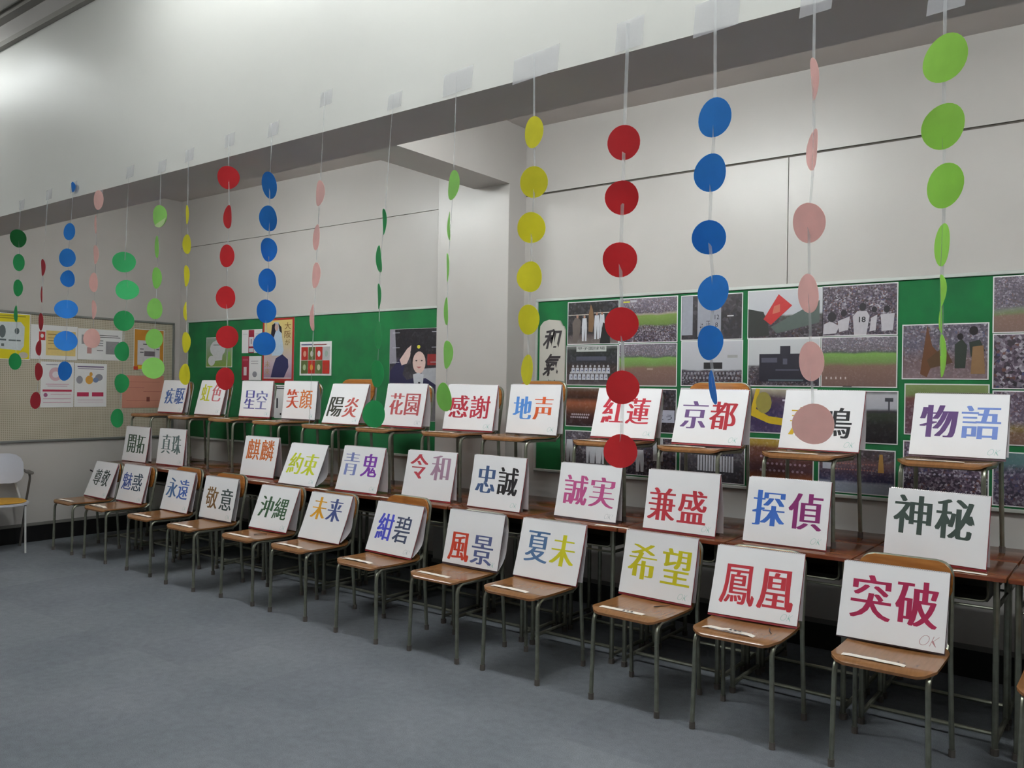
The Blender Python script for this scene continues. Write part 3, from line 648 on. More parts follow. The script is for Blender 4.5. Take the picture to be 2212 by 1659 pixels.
# ------------------------------------------------------------ garlands
def disc_mesh(diam, bend, seed):
    r = diam/2; rn = random.Random(seed); vs = []; fs = []
    N = 28; R = 3
    for s in (1, -1):
        vs.append((0, 0, s*0.00025))
        for j in range(1, R+1):
            for k in range(N):
                a = 2*PI*k/N; rr = r*j/R*(1+0.012*math.sin(3*a+seed))
                x, y = rr*math.cos(a), rr*math.sin(a)
                vs.append((x, y, bend*(x/r)**2 + bend*0.5*(x*y)/(r*r) + s*0.00025))
    off = 1+N*R
    for s in (0, 1):
        o = s*off
        for k in range(N):
            t = (o, o+1+k, o+1+(k+1) % N); fs.append(t if s == 0 else t[::-1])
            for j in range(R-1):
                a = o+1+j*N; q = (a+k, a+N+k, a+N+(k+1) % N, a+(k+1) % N); fs.append(q if s == 0 else q[::-1])
    e = 1+(R-1)*N
    for k in range(N): fs.append((e+k, off+e+k, off+e+(k+1) % N, e+(k+1) % N))
    return vs, fs
OVER = ['at the far left end', 'second from the left end', 'third from the left end', 'fourth from the left end', 'fifth from the left, over the beige board',
        'sixth from the left, left of the sketchbook 疾駆', 'beside the room corner, above sketchbook 疾駆', 'above the sketchbook 虹色', 'left of the sketchbook 星空, above the poster', 'above the sketchbook 笑顔', 'between sketchbooks 陽炎 and 花園',
        'in front of the pillar, left of sketchbook 感謝', 'above the sketchbook 地声', 'in front of the sketchbook 紅蓮', 'above the sketchbook 京都', 'in front of the sketchbook with 鳴', 'nearest the right edge']
for gi, (cname, top, bot, wd, discs) in enumerate(GARLANDS):
    t = empty('paper_disc_garland', top)
    tag(t, 'hanging garland of %s paper discs %s' % (cname, OVER[gi]), 'garland', 'paper disc garlands hanging from the beam')
    T0 = Vector(top)
    dm = sum(d[9] for d in discs)/len(discs)
    for k, d in enumerate(discs):
        c = Vector(d[0:3]); m = Vector(d[3:6]).normalized(); n = Vector(d[6:9]).normalized()
        n = (n - m*n.dot(m)).normalized(); u = m.cross(n).normalized()
        vs, fs = disc_mesh(d[9], RND.uniform(0.001, 0.006)*(1 if k % 2 else -1), gi*10+k)
        mb = MB(); mb.add([(c-T0) + u*v[0] + m*v[1] + n*v[2] for v in vs], fs)
        o = mb.build('paper_disc', M_DISC['green' if gi == 0 and k else cname], t, True)
    pts = [T0] + [Vector(d[0:3])+Vector((0, 0.004, 0)) for d in discs]
    if Vector(bot).z < pts[-1].z - 0.03: pts.append(Vector(bot))
    width = wd*0.00085
    mb = MB(); vs = []; fs = []; q = 0
    for a in range(len(pts)-1):
        p0, p1 = pts[a], pts[a+1]
        for s in range(6 if a == len(pts)-2 else 5):
            u = s/5; p = p0.lerp(p1, u) - T0
            tw = (0.9 if wd < 7 else 0.35)*math.sin(q*0.9+gi); q += 1
            side = Vector((math.cos(tw+0.5), math.sin(tw+0.5), 0))*width/2
            vs += [p-side, p+side]
    for k in range(len(vs)//2-1): fs.append((2*k, 2*k+1, 2*k+3, 2*k+2))
    mb.add(vs, fs).build('ribbon', M_RIBBON, t)
    size = {11: (0.13, 0.075, -0.015), 12: (0.175, 0.08, -0.035), 13: (0.09, 0.085, -0.03), 14: (0.13, 0.09, -0.05), 15: (0.08, 0.06, -0.02), 16: (0.08, 0.06, -0.02)}.get(gi, (0.07, 0.055, -0.02))
    mb = MB(); a, b, dz = size; N = 5; vs = []; fs = []
    for j in range(2):
        for k in range(N+1):
            x = -a/2+a*k/N; zz = dz-b/2+b*j + x*0.06
            for yy in (0.0042, 0.0048): vs.append((x+0.006*j, yy - 0.0008*(k % 2) - 0.0113*x, zz))
    def I(j, k, l): return (j*(N+1)+k)*2+l
    for k in range(N): fs.append((I(0, k, 0), I(0, k+1, 0), I(1, k+1, 0), I(1, k, 0)))
    mb.add(vs, fs).build('tape', M_TAPE, t)
    if gi == 5:        # the top disc of this string is folded: a paler lower half
        d = discs[0]; c = Vector(d[0:3])-T0; m = Vector(d[3:6]).normalized(); n = Vector(d[6:9]).normalized(); u = m.cross(n).normalized()
        pts2 = [c + (u*math.cos(a)+m*math.sin(a))*d[9]/2*1.01 - n*0.002*(-1 if n.y > 0 else -1) for a in [(-150+120*k/10)*PI/180+0.5 for k in range(11)]]
        MB().poly(pts2).build('folded_flap', cmat((196, 226, 160)), t)

# ------------------------------------------------------------ bulletin boards
def board(name, x0, x1, z0, z1, label, panel, frame, side='back'):
    t = empty(name, ((x0+x1)/2, YW, z0) if side == 'back' else (XL, (x0+x1)/2, z0))
    if side != 'back': t.rotation_euler = (0, 0, PI/2)
    tag(t, label, 'bulletin board')
    W, H = x1-x0, z1-z0; f = 0.02
    MB().box(-W/2+f*0.5, W/2-f*0.5, -0.014, -0.001, f*0.5, H-f*0.5).build('board_panel', panel, t)
    for b in ((-W/2, W/2, 0, f), (-W/2, W/2, H-f, H), (-W/2, -W/2+f, f, H-f), (W/2-f, W/2, f, H-f)):
        MB().bbox(b[0], b[1], -0.024, -0.001, b[2], b[3], 0.003).build('frame_bar', frame, t)
    return t
board('bulletin_board', -3.54, 0.5, 0.882, 2.121, 'green felt bulletin board right of the pillar covered with baseball photographs', M_GREEN, M_ALU)
board('bulletin_board', -7.98, -4.345, 0.905, 2.118, 'green felt bulletin board left of the pillar with a few posters', M_GREEN, M_ALU)
lb = board('bulletin_board', 2.6, 4.93, 0.912, 2.098, 'beige dotted bulletin board on the left wall', M_PEG, M_GREYFRAME, 'left')

def picmat(name, stops, crowd=(), scale=60, amp=0.5, seed=0, soft=True):
    """printed picture: bands by height plus a cellular speckle whose strength follows the height"""
    m = bpy.data.materials.new(name); m.use_nodes = True
    nt = m.node_tree; b = nt.nodes['Principled BSDF']; b.inputs['Roughness'].default_value = 0.35
    tc = nt.nodes.new('ShaderNodeTexCoord'); sp = nt.nodes.new('ShaderNodeSeparateXYZ'); nt.links.new(tc.outputs['Generated'], sp.inputs[0])
    nz = nt.nodes.new('ShaderNodeTexNoise'); nz.inputs['Scale'].default_value = 9
    mp = nt.nodes.new('ShaderNodeMapping'); mp.inputs['Location'].default_value = (seed*3.1, 0, seed*1.7)
    nt.links.new(tc.outputs['Object'], mp.inputs[0]); nt.links.new(mp.outputs[0], nz.inputs['Vector'])
    ad = nt.nodes.new('ShaderNodeMath'); ad.operation = 'MULTIPLY_ADD'; ad.inputs[1].default_value = 0.10
    nt.links.new(nz.outputs['Fac'], ad.inputs[0]); nt.links.new(sp.outputs['Z'], ad.inputs[2])
    sb = nt.nodes.new('ShaderNodeMath'); sb.operation = 'SUBTRACT'; sb.inputs[1].default_value = 0.05; nt.links.new(ad.outputs[0], sb.inputs[0])
    def ramp(st, src):
        r = nt.nodes.new('ShaderNodeValToRGB'); cr = r.color_ramp
        while len(cr.elements) < len(st): cr.elements.new(0.5)
        for e, (p, c) in zip(cr.elements, st): e.position = p; e.color = c
        nt.links.new(src, r.inputs[0]); return r
    base_ = ramp([(p, lin(c)) for p, c in stops], sb.outputs[0])
    vo = nt.nodes.new('ShaderNodeTexVoronoi'); vo.inputs['Scale'].default_value = scale*1.7
    nt.links.new(mp.outputs[0], vo.inputs['Vector'])
    cs = nt.nodes.new('ShaderNodeSeparateColor'); nt.links.new(vo.outputs['Color'], cs.inputs[0])
    pal = nt.nodes.new('ShaderNodeValToRGB'); cr_ = pal.color_ramp; cr_.interpolation = 'CONSTANT'
    pc = [(0, (44, 38, 48)), (.2, (78, 66, 82)), (.38, (112, 98, 114)), (.55, (134, 122, 136)), (.68, (166, 160, 172)), (.82, (204, 202, 212)), (.9, (118, 78, 62)), (.96, (64, 74, 116))]
    while len(cr_.elements) < len(pc): cr_.elements.new(0.5)
    for e, (p, c) in zip(cr_.elements, pc): e.position = p; e.color = lin(c)
    nt.links.new(cs.outputs[0], pal.inputs[0])
    n3 = nt.nodes.new('ShaderNodeTexNoise'); n3.inputs['Scale'].default_value = 14; nt.links.new(mp.outputs[0], n3.inputs['Vector'])
    r3 = nt.nodes.new('ShaderNodeValToRGB'); r3.color_ramp.elements[0].position = .35; r3.color_ramp.elements[1].position = .65
    r3.color_ramp.elements[0].color = (.45, .42, .46, 1); r3.color_ramp.elements[1].color = (1, 1, 1, 1); nt.links.new(n3.outputs['Fac'], r3.inputs[0])
    hs = nt.nodes.new('ShaderNodeMix'); hs.data_type = 'RGBA'; hs.blend_type = 'MULTIPLY'; hs.inputs[0].default_value = 1
    nt.links.new(pal.outputs[0], hs.inputs[6]); nt.links.new(r3.outputs[0], hs.inputs[7])
    amt = ramp([(p, (a, a, a, 1)) for p, a in (crowd or [(0, amp), (1, amp)])], sb.outputs[0])
    mx = nt.nodes.new('ShaderNodeMix'); mx.data_type = 'RGBA'
    nt.links.new(amt.outputs[0], mx.inputs[0]); nt.links.new(base_.outputs[0], mx.inputs[6]); nt.links.new(hs.outputs[2], mx.inputs[7])
    nt.links.new(mx.outputs[2], b.inputs['Base Color'])
    return m
FIELD = [(0.0, (116, 92, 86)), (0.42, (128, 100, 90)), (0.50, (112, 140, 78)), (0.66, (124, 164, 84)), (0.70, (80, 92, 84)), (0.74, (130, 124, 134)), (1.0, (146, 140, 150))]
FIELDC = [(0, .06), (0.68, .06), (0.74, .5), (1, .5)]
FIELD2 = [(0.0, (70, 62, 70)), (0.34, (92, 84, 88)), (0.40, (104, 128, 62)), (0.60, (120, 146, 74)), (0.64, (170, 160, 150)), (0.68, (112, 104, 116)), (1.0, (150, 140, 152))]
FIELD2C = [(0, .7), (0.34, .7), (0.4, .05), (.62, .05), (0.68, .55), (1, .5)]
CROWD = [(0, (74, 66, 76)), (1, (112, 100, 110))]
SKYB = [(0.0, (44, 42, 46)), (0.32, (58, 54, 62)), (0.36, (186, 188, 196)), (1.0, (200, 200, 208))]
DARK = [(0.0, (48, 42, 44)), (0.4, (40, 36, 38)), (1, (30, 32, 32))]
def photo(key, x0, x1, z0, z1, label, m, details=(), name='photograph', group='baseball photographs on the right board', border=0.006, wall='back', rot=0.0, cat='photograph', y=None):
    w_, h_ = x1-x0, z1-z0
    if wall == 'back':
        t = empty(name, ((x0+x1)/2, (YW-0.0155) if y is None else y, (z0+z1)/2))
    else:
        t = empty(name, (XL+0.0155, (x0+x1)/2, (z0+z1)/2), PI/2)
    t.rotation_euler = (0, rot, t.rotation_euler.z)
    tag(t, label, cat, group)
    MB().bbox(-w_/2, w_/2, -0.0022, -0.0002, -h_/2, h_/2, 0.0006).build('paper', M_WHITE, t)
    if m:
        o = MB().box(-w_/2+border, w_/2-border, -0.0028, -0.0021, -h_/2+border, h_/2-border).build('picture', m, t)
    for k, dt in enumerate(details):
        c, pts = dt[0], dt[1]
        pn = dt[2] if len(dt) > 2 else 'printed_shape'
        mb = MB(); yy = -0.0031-0.00022*k
        if isinstance(pts, str):
            a, b_, c_, d_ = dt[3]
            letters(mb, pts, lambda a1, b1, l: (-w_/2+w_*a1, yy-l, -h_/2+h_*b1), a, b_, c_, d_, off=dt[4] if len(dt) > 4 else 0.0)
        else:
            pls = pts if isinstance(pts[0][0], (list, tuple)) else [pts]
            for q, pl in enumerate(pls):
                yy -= 0.00002*(len(pls) <= 8)
                mb.poly([(-w_/2+w_*px, yy, -h_/2+h_*pz) for (px, pz) in pl])
                if len(pls) <= 8 and q < len(pls)-1: mb.build(pn, cmat(c, 0.45), t); mb = MB()
            if len(pls) > 8: tag(mb.build(pn, cmat(c, 0.45), t), kind='stuff'); continue
        mb.build(pn, cmat(c, 0.45), t)
    return t
def R_(x0, x1, z0, z1): return [(x0, z0), (x1, z0), (x1, z1), (x0, z1)]
def blob(cx, cz, rx, rz, n=14, a0=0, a1=360): return [(cx+rx*math.cos(math.radians(a0+(a1-a0)*k/n)), cz+rz*math.sin(math.radians(a0+(a1-a0)*k/n))) for k in range(n if a1-a0 == 360 else n+1)]
def player(cx, z0, h_, wd, lean=0):
    return [[(cx-wd*.45, z0), (cx-wd*.1, z0), (cx, z0+h_*.45), (cx+wd*.12, z0), (cx+wd*.45, z0), (cx+wd*.5, z0+h_*.5), (cx+wd*.4+lean, z0+h_*.8), (cx-wd*.4+lean, z0+h_*.8), (cx-wd*.5, z0+h_*.5)]]
def team(rows, n, x0, x1, z0, dz, h_, wd):
    L = []
    for r in range(rows):
        for k in range(n):
            cx = x0+(x1-x0)*(k+0.5*(r % 2))/n
            L.append([(cx-wd*.5, z0+dz*r), (cx+wd*.5, z0+dz*r), (cx+wd*.42, z0+dz*r+h_*.7), (cx-wd*.42, z0+dz*r+h_*.7)])
    return L
def heads(rows, n, x0, x1, z0, dz, h_, r, asp=1.45):
    L = []
    for rr in range(rows):
        for k in range(n):
            cx = x0+(x1-x0)*(k+0.5*(rr % 2))/n
            L.append(blob(cx, z0+dz*rr+h_*.8, r, r*asp, 8))
    return L
G_A = 'baseball photographs on the right board'
W1 = (206, 208, 216); SK = (170, 130, 112)
photo('a1', -3.266, -2.851, 1.786, 2.086, 'photo of a man in grey suit and white-uniformed players around a banner, top left', picmat('pic_a1', [(0, (120, 112, 108)), (.18, (88, 78, 78)), (.25, (44, 40, 42)), (1, (38, 40, 40))], [(0, .08), (1, .12)], 40, seed=1),
      [((186, 178, 168), [R_(.02, .42, .68, .70), R_(.52, .98, .71, .73)]), ((104, 94, 90), [[(.12, .05), (.2, .05), (.26, .3), (.27, .55), (.22, .62), (.15, .62), (.1, .5)]]), ((126, 96, 66), [[(.42, .3), (.5, .28), (.53, .55), (.5, .8), (.46, .93), (.42, .7)]]),
       (W1, player(.34, .08, .66, .1)+player(.58, .12, .68, .1)+player(.68, .14, .68, .1)), (SK, [blob(.2, .65, .022, .04), blob(.34, .64, .02, .035), blob(.58, .7, .02, .035), blob(.68, .7, .02, .035)]), ((24, 22, 24), [[(.64, .02), (.84, .02), (.82, .4), (.7, .5)]])])
photo('b1', -2.847, -2.42, 1.79, 2.09, 'stadium photo with stands, green outfield and a yellow sign, top row second', picmat('pic_b1', FIELD2, FIELD2C, 90, seed=2), [((220, 220, 60), R_(.06, .18, .9, .93)), ((188, 188, 198), R_(.19, .3, .9, .95))])
photo('c1', -2.398, -1.985, 1.797, 2.086, 'photo of a big scoreboard with vertical name columns and numbers', picmat('pic_c1', [(0, (52, 50, 54)), (.5, (48, 46, 50)), (1, (60, 56, 60))], [(0, .1), (1, .1)], 30, seed=3),
      [((156, 158, 170), [R_(.02, .2, .12, .97), R_(.28, .66, .08, .97)]), ((40, 38, 46), '大平', 'printed_text', (.32, .37, .12, .38)), ((40, 38, 46), '正', 'printed_text', (.42, .5, .28, .42)), ((40, 38, 46), '12', 'printed_text', (.56, .63, .45, .55)), ((40, 38, 46), '8', 'printed_text', (.57, .61, .28, .38)), ((196, 196, 200), R_(.76, .86, .5, .53))])
photo('d1', -1.955, -1.5, 1.798, 2.092, 'photo of a red pennant flag raised over the stadium stands', picmat('pic_d1', [(0, (50, 44, 48)), (.3, (66, 60, 64)), (.45, (70, 72, 66)), (.5, (196, 198, 206)), (1, (206, 206, 212))], [(0, .3), (.4, .2), (.5, .02), (1, .02)], 60, seed=4),
      [((44, 46, 44), [(.01, .62), (.22, .55), (.28, .3), (.3, .06), (.01, .04)]), ((84, 96, 92), [(.32, .24), (.95, .74), (.95, .3), (.4, .1)]), ((190, 42, 44), [(.42, .9), (.6, .66), (.32, .28), (.22, .4)]), ((200, 110, 90), [(.36, .66), (.44, .7), (.44, .54), (.34, .5)])])
photo('e1', -1.51, -1.099, 1.803, 2.094, 'photo of players in white seen from behind, one numbered 18', picmat('pic_e1', CROWD, [(0, .4), (.5, .75), (1, .75)], 80, seed=5),
      [((196, 192, 200), [[(.02, .04), (.2, .06), (.24, .2), (.12, .3), (.03, .24)], [(.22, .3), (.38, .38), (.36, .12), (.24, .08)], [(.44, .02), (.6, .02), (.64, .38), (.6, .48), (.48, .48), (.42, .38)], [(.66, .34), (.74, .4), (.72, .1), (.64, .08)], [(.78, .4), (.96, .42), (.94, .1), (.8, .08)]]),
       ((40, 36, 44), [blob(.3, .45, .04, .07), blob(.55, .56, .045, .08), blob(.14, .38, .06, .1), blob(.7, .5, .035, .06), blob(.86, .5, .04, .07)]), ((36, 34, 42), '18', 'printed_text', (.5, .59, .26, .37), 0.02)])
photo('f1', -1.076, -0.657, 1.559, 1.858, 'photo of people carrying a brown banner past spectators, right of the 18 photo', picmat('pic_f1', [(0, (132, 112, 118)), (.35, (120, 100, 100)), (.6, (110, 108, 124)), (1, (130, 126, 140))], [(0, .15), (.5, .4), (1, .7)], 60, seed=6),
      [((104, 66, 42), [(.22, .1), (.3, .98), (.36, .6), (.42, .5), (.3, .04)]), ((86, 62, 40), [(.3, .35), (.5, .6), (.6, .3), (.34, .2)]), ((46, 54, 48), [[(.62, .2), (.74, .2), (.76, .6), (.7, .72), (.62, .62)], [(.78, .66), (.9, .7), (.96, .5), (.8, .4)]]), ((34, 30, 34), [blob(.68, .76, .035, .06), blob(.83, .86, .05, .08)]), ((140, 108, 76), [(.8, .1), (.96, .1), (.94, .6), (.82, .58)])])
photo('g1', -0.643, -0.2, 1.80, 2.094, 'photo of a pitcher on brown infield before full stands, top right corner', picmat('pic_g1', [(0, (128, 104, 96)), (.28, (134, 108, 96)), (.33, (120, 132, 92)), (.4, (126, 134, 118)), (.46, (130, 124, 134)), (1, (140, 132, 144))], [(0, .05), (.4, .1), (.48, .6), (1, .6)], 90, seed=7), [((168, 176, 196), player(.42, .2, .5, .16)[0])])
photo('a2', -3.271, -2.855, 1.502, 1.781, 'team photo of white uniforms under a stadium name sign', picmat('pic_a2', [(0, (92, 86, 90)), (.12, (64, 56, 56)), (.45, (60, 48, 44)), (.6, (48, 50, 56)), (.9, (40, 46, 42)), (1, (120, 124, 120))], [(0, .1), (1, .06)], 40, seed=8),
      [((196, 200, 198), R_(.2, .78, .84, .97)), ((50, 52, 54), '甲子園球場', 'printed_text', (.23, .75, .88, .96)), ((78, 80, 96), R_(.2, .78, .62, .72)), ((198, 200, 212), team(2, 9, .1, .86, .14, .16, .2, .075)), ((190, 190, 196), heads(2, 9, .1, .86, .16, .16, .2, .02)), ((60, 74, 120), team(2, 9, .11, .87, .2, .16, .03, .03))])
photo('b2', -2.851, -2.42, 1.502, 1.786, 'stadium photo of brown infield with green grass band, second row second', picmat('pic_b2', FIELD, FIELDC, 90, seed=9), [((170, 150, 140), R_(.5, .6, .38, .42))])
photo('c2', -2.393, -1.981, 1.507, 1.795, 'photo of lined up teams under a pale sky, behind the blue garland', picmat('pic_c2', SKYB, [(0, .5), (.3, .4), (.36, .02), (1, .02)], 70, seed=10), [((38, 36, 40), R_(.38, .68, .38, .52)), ((170, 168, 170), R_(.76, .92, .62, .68)), ((150, 150, 160), team(2, 16, .04, .96, .16, .1, .07, .03))])
photo('d2', -1.951, -1.515, 1.511, 1.798, 'photo of a black scoreboard tower against a white sky', picmat('pic_d2', [(0, (52, 46, 50)), (.2, (60, 54, 58)), (.42, (70, 66, 68)), (.46, (196, 198, 204)), (1, (206, 208, 212))], [(0, .4), (.4, .3), (.46, .02), (1, .02)], 70, seed=11),
      [((36, 34, 48), [R_(.17, .86, .1, .68), R_(.46, .6, .68, .84)]), ((90, 104, 112), R_(.3, .78, .12, .15)), ((80, 80, 96), [R_(.2, .42, .5, .6), R_(.5, .56, .46, .58), R_(.4, .72, .33, .36)])])
photo('e2', -1.512, -1.098, 1.511, 1.8, 'wide stadium photo of brown infield with tiny white players', picmat('pic_e2', FIELD, FIELDC, 90, seed=12), [((200, 190, 190), team(1, 5, .08, .4, .16, 0, .07, .02)), ((60, 52, 50), R_(.3, .42, .01, .03))])
photo('f2', -1.061, -0.652, 1.258, 1.536, 'stadium photo mostly hidden behind the sketchbook 物語', picmat('pic_f2', [(0, (96, 60, 72)), (.5, (104, 70, 80)), (.72, (120, 80, 74)), (.8, (120, 138, 84)), (1, (132, 150, 96))], [(0, .3), (1, .05)], 60, seed=13))
photo('g2', -0.641, -0.2, 1.512, 1.797, 'close photo of a dense seated crowd at the right edge', picmat('pic_g2', CROWD, [(0, .8), (1, .75)], 42, seed=14))
photo('a3', -3.271, -2.873, 1.215, 1.49, 'photo of an indoor gate scene in warm orange light', picmat('pic_a3', [(0, (50, 36, 40)), (.3, (70, 40, 34)), (.45, (120, 74, 50)), (.6, (150, 88, 60)), (.75, (60, 38, 30)), (.9, (86, 54, 36)), (1, (110, 96, 84))], [(0, .1), (1, .05)], 40, seed=15), [((190, 180, 190), heads(2, 9, .12, .5, .2, .07, .05, .018)), ((190, 160, 110), [R_(.66, .74, .3, .55), R_(.78, .84, .3, .55)])])
photo('b3', -2.86, -2.419, 1.198, 1.487, 'dark photo with a white hiragana placard between sketchbooks 紅蓮 and 京都', picmat('pic_b3', DARK, [(0, .1), (1, .3)], 50, seed=16), [((176, 178, 196), R_(.66, .97, .24, .52)), ((60, 60, 80), 'とう', 'printed_text', (.7, .93, .3, .42))])
photo('c3', -2.391, -1.981, 1.215, 1.496, 'photo hidden behind the sketchbook 京都', picmat('pic_c3', CROWD, [(0, .5), (1, .6)], 60, seed=17))
photo('d3', -1.935, -1.53, 1.23, 1.5, 'photo of a yellow and navy banner and drum', picmat('pic_d3', [(0, (64, 52, 92)), (.5, (56, 46, 84)), (.8, (80, 64, 80)), (1, (178, 170, 150))], [(0, .15), (1, .1)], 40, seed=18),
      [((206, 176, 40), [[(.0, .4), (.3, .22), (.98, .1), (.98, .26), (.3, .38), (.02, .6)], [(.02, .5), (.1, .5), (.16, .98), (.1, .99)]]), ((150, 140, 70), blob(.22, .68, .12, .24)), ((200, 196, 214), [blob(.75, .04, .08, .08), R_(.5, .68, .72, .76)]), ((196, 190, 210), '野球部', 'printed_text', (.52, .8, .4, .47))])
photo('e3', -1.523, -1.091, 1.198, 1.494, 'dark dusk stadium photo with a light tower at its top right', picmat('pic_e3', [(0, (28, 26, 30)), (.35, (34, 34, 34)), (.55, (48, 56, 44)), (.62, (56, 52, 60)), (.68, (180, 182, 192)), (.93, (190, 190, 198)), (1, (60, 58, 60))], [(0, .05), (1, .03)], 40, seed=19), [((70, 72, 80), [R_(.88, .9, .62, .84), R_(.84, .94, .8, .87)])])
photo('f3', -1.064, -0.649, 0.94, 1.226, 'photo of a packed crowd of students in white and purple', picmat('pic_f3', [(0, (70, 50, 80)), (1, (130, 116, 140))], [(0, .8), (1, .7)], 60, seed=20), [((176, 170, 192), heads(4, 16, .03, .97, .35, .13, .05, .014))])
photo('g3', -0.639, -0.2, 1.224, 1.505, 'photo of infield and stands lowest but one at right edge', picmat('pic_g3', [(0, (120, 92, 80)), (.2, (130, 104, 80)), (.3, (150, 130, 60)), (.45, (120, 110, 130)), (1, (120, 104, 120))], [(0, .1), (.4, .5), (1, .6)], 70, seed=21))
photo('a4', -3.273, -2.868, 0.944, 1.189, 'photo of white-uniformed players bending, lower left of the board', picmat('pic_a4', [(0, (60, 60, 64)), (.5, (84, 80, 86)), (1, (100, 96, 104))], [(0, .3), (1, .5)], 50, seed=22), [(W1, player(.1, .1, .8, .14)+player(.5, .1, .8, .13)+player(.62, .1, .8, .13)+player(.74, .1, .75, .13))])
photo('b4', -2.854, -2.414, 0.91, 1.17, 'photo of players beside a tall white name sign, under the red disc', picmat('pic_b4', [(0, (40, 34, 40)), (1, (60, 54, 62))], [(0, .4), (1, .4)], 50, seed=23), [((190, 192, 196), R_(.62, .78, .4, .98)), (W1, player(.4, .1, .7, .14))])
photo('c4', -2.393, -1.958, 0.906, 1.188, 'photo of two rows of bowing players in white trousers', picmat('pic_c4', [(0, (36, 36, 42)), (.3, (60, 60, 66)), (1, (96, 92, 98))], [(0, .1), (1, .3)], 50, seed=24), [((198, 200, 210), team(1, 13, .3, .86, .25, 0, .55, .03)), ((44, 42, 70), team(1, 13, .3, .86, .6, 0, .2, .028))])
photo('d4', -1.935, -1.544, 0.929, 1.2, 'photo of a team in rows under orange light', picmat('pic_d4', [(0, (180, 104, 54)), (.15, (140, 80, 50)), (.3, (84, 52, 60)), (.8, (110, 66, 44)), (.9, (180, 150, 60)), (1, (190, 160, 60))], [(0, .05), (1, .2)], 50, seed=25), [((176, 150, 170), heads(3, 10, .2, .9, .25, .15, .06, .02))])
photo('e4', -1.518, -1.101, 0.911, 1.165, 'photo of a seated group in navy over pale ground', picmat('pic_e4', [(0, (150, 160, 178)), (.22, (156, 164, 180)), (.28, (56, 58, 92)), (.45, (60, 48, 72)), (.7, (110, 84, 84)), (.8, (70, 60, 64)), (1, (76, 70, 70))], [(0, .02), (.3, .2), (1, .3)], 60, seed=26), [((184, 186, 200), R_(.06, .2, .52, .96)), ((170, 130, 70), [(.78, .5), (.86, .5), (.84, .9), (.8, .9)]), ((150, 104, 100), heads(2, 14, .24, .76, .5, .13, .04, .013))])
photo('g4', -0.635, -0.2, 0.912, 1.191, 'photo of a blurred crowd under teal sky at lower right edge', picmat('pic_g4', [(0, (52, 44, 66)), (.6, (96, 92, 120)), (.8, (84, 118, 122)), (1, (90, 124, 124))], [(0, .6), (.7, .6), (.8, .1), (1, .1)], 55, seed=27))
# calligraphy strip
t = empty('calligraphy_plaque', (-3.385, YW-0.024, 1.49))
tag(t, 'pale wooden plaque with brush characters 和氣 and a notched cloud-shaped top', 'plaque')
out = [(-.108, 0), (.108, 0), (.108, .40), (.094, .43), (.085, .432), (.06, .470), (-.03, .478), (-.075, .465), (-.104, .435), (-.108, .40)]
mb = MB(); n = len(out)
mb.add([(p[0], -0.008, p[1]) for p in out]+[(p[0], 0.008, p[1]) for p in out], [tuple(range(n)), tuple(range(2*n-1, n-1, -1))]+[(k, (k+1) % n, n+(k+1) % n, n+k)[::-1] for k in range(n)])
mb.build('plaque_board', mat('plaque_pale', (196, 192, 184), 0.5, noise=0.06), t)
for ch, a, b, c, d in (('和', -.07, .07, .27, .41), ('氣', -.065, .065, .075, .235), ('さん', -.05, .05, .02, .05)):
    mb = MB(); letters(mb, ch, lambda x_, z_, l: (x_, -0.0085-l, z_), a, b, c, d, off=0.025, slant=0.25)
    mb.build('lettering', M_INK, t)
# posters on the left green board
GP = 'posters on the green board left of the pillar'
photo('q1', -7.635, -7.196, 1.636, 1.937, 'green poster with a white cloud-like shape, leftmost on the green board', picmat('pic_q1', [(0, (124, 158, 60)), (.35, (128, 156, 100)), (1, (150, 170, 160))], [(0, .05), (1, .05)], 30, seed=31),
      [((216, 218, 222), [blob(.45, .62, .3, .28), blob(.22, .22, .14, .17), [(.25, .2), (.62, .24), (.66, .6), (.3, .6)]]), ((150, 160, 160), R_(.28, .56, .72, .76)), ((120, 180, 60), R_(.86, .92, .25, .5))], 'poster', GP, 0.006, cat='poster')
photo('q2', -7.042, -6.728, 1.772, 1.998, 'white leaflet with a crimson middle stripe, left of the tall poster', None, [((160, 34, 62), [R_(.34, .62, .0, .98)]), ((222, 220, 226), [R_(.37, .6, .28, .68), R_(.37, .6, .04, .2)]), ((120, 90, 110), R_(.46, .5, .38, .6)), ((190, 190, 196), [R_(.68, .94, .8, .82), R_(.68, .94, .7, .72), R_(.06, .28, .8, .82)])], 'poster', GP, cat='poster')
photo('q3', -7.035, -6.733, 1.51, 1.742, 'leaflet with crimson left half below the striped leaflet', None, [((156, 34, 58), R_(0, .38, 0, 1)), ((214, 200, 206), R_(.1, .26, .2, .55)), ((150, 150, 160), [R_(.48, .85, .78, .8), R_(.48, .85, .68, .7), blob(.68, .25, .12, .12)]), ((200, 120, 140), [R_(.05, .33, .86, .88), R_(.05, .33, .8, .82)])], 'poster', GP, cat='poster')
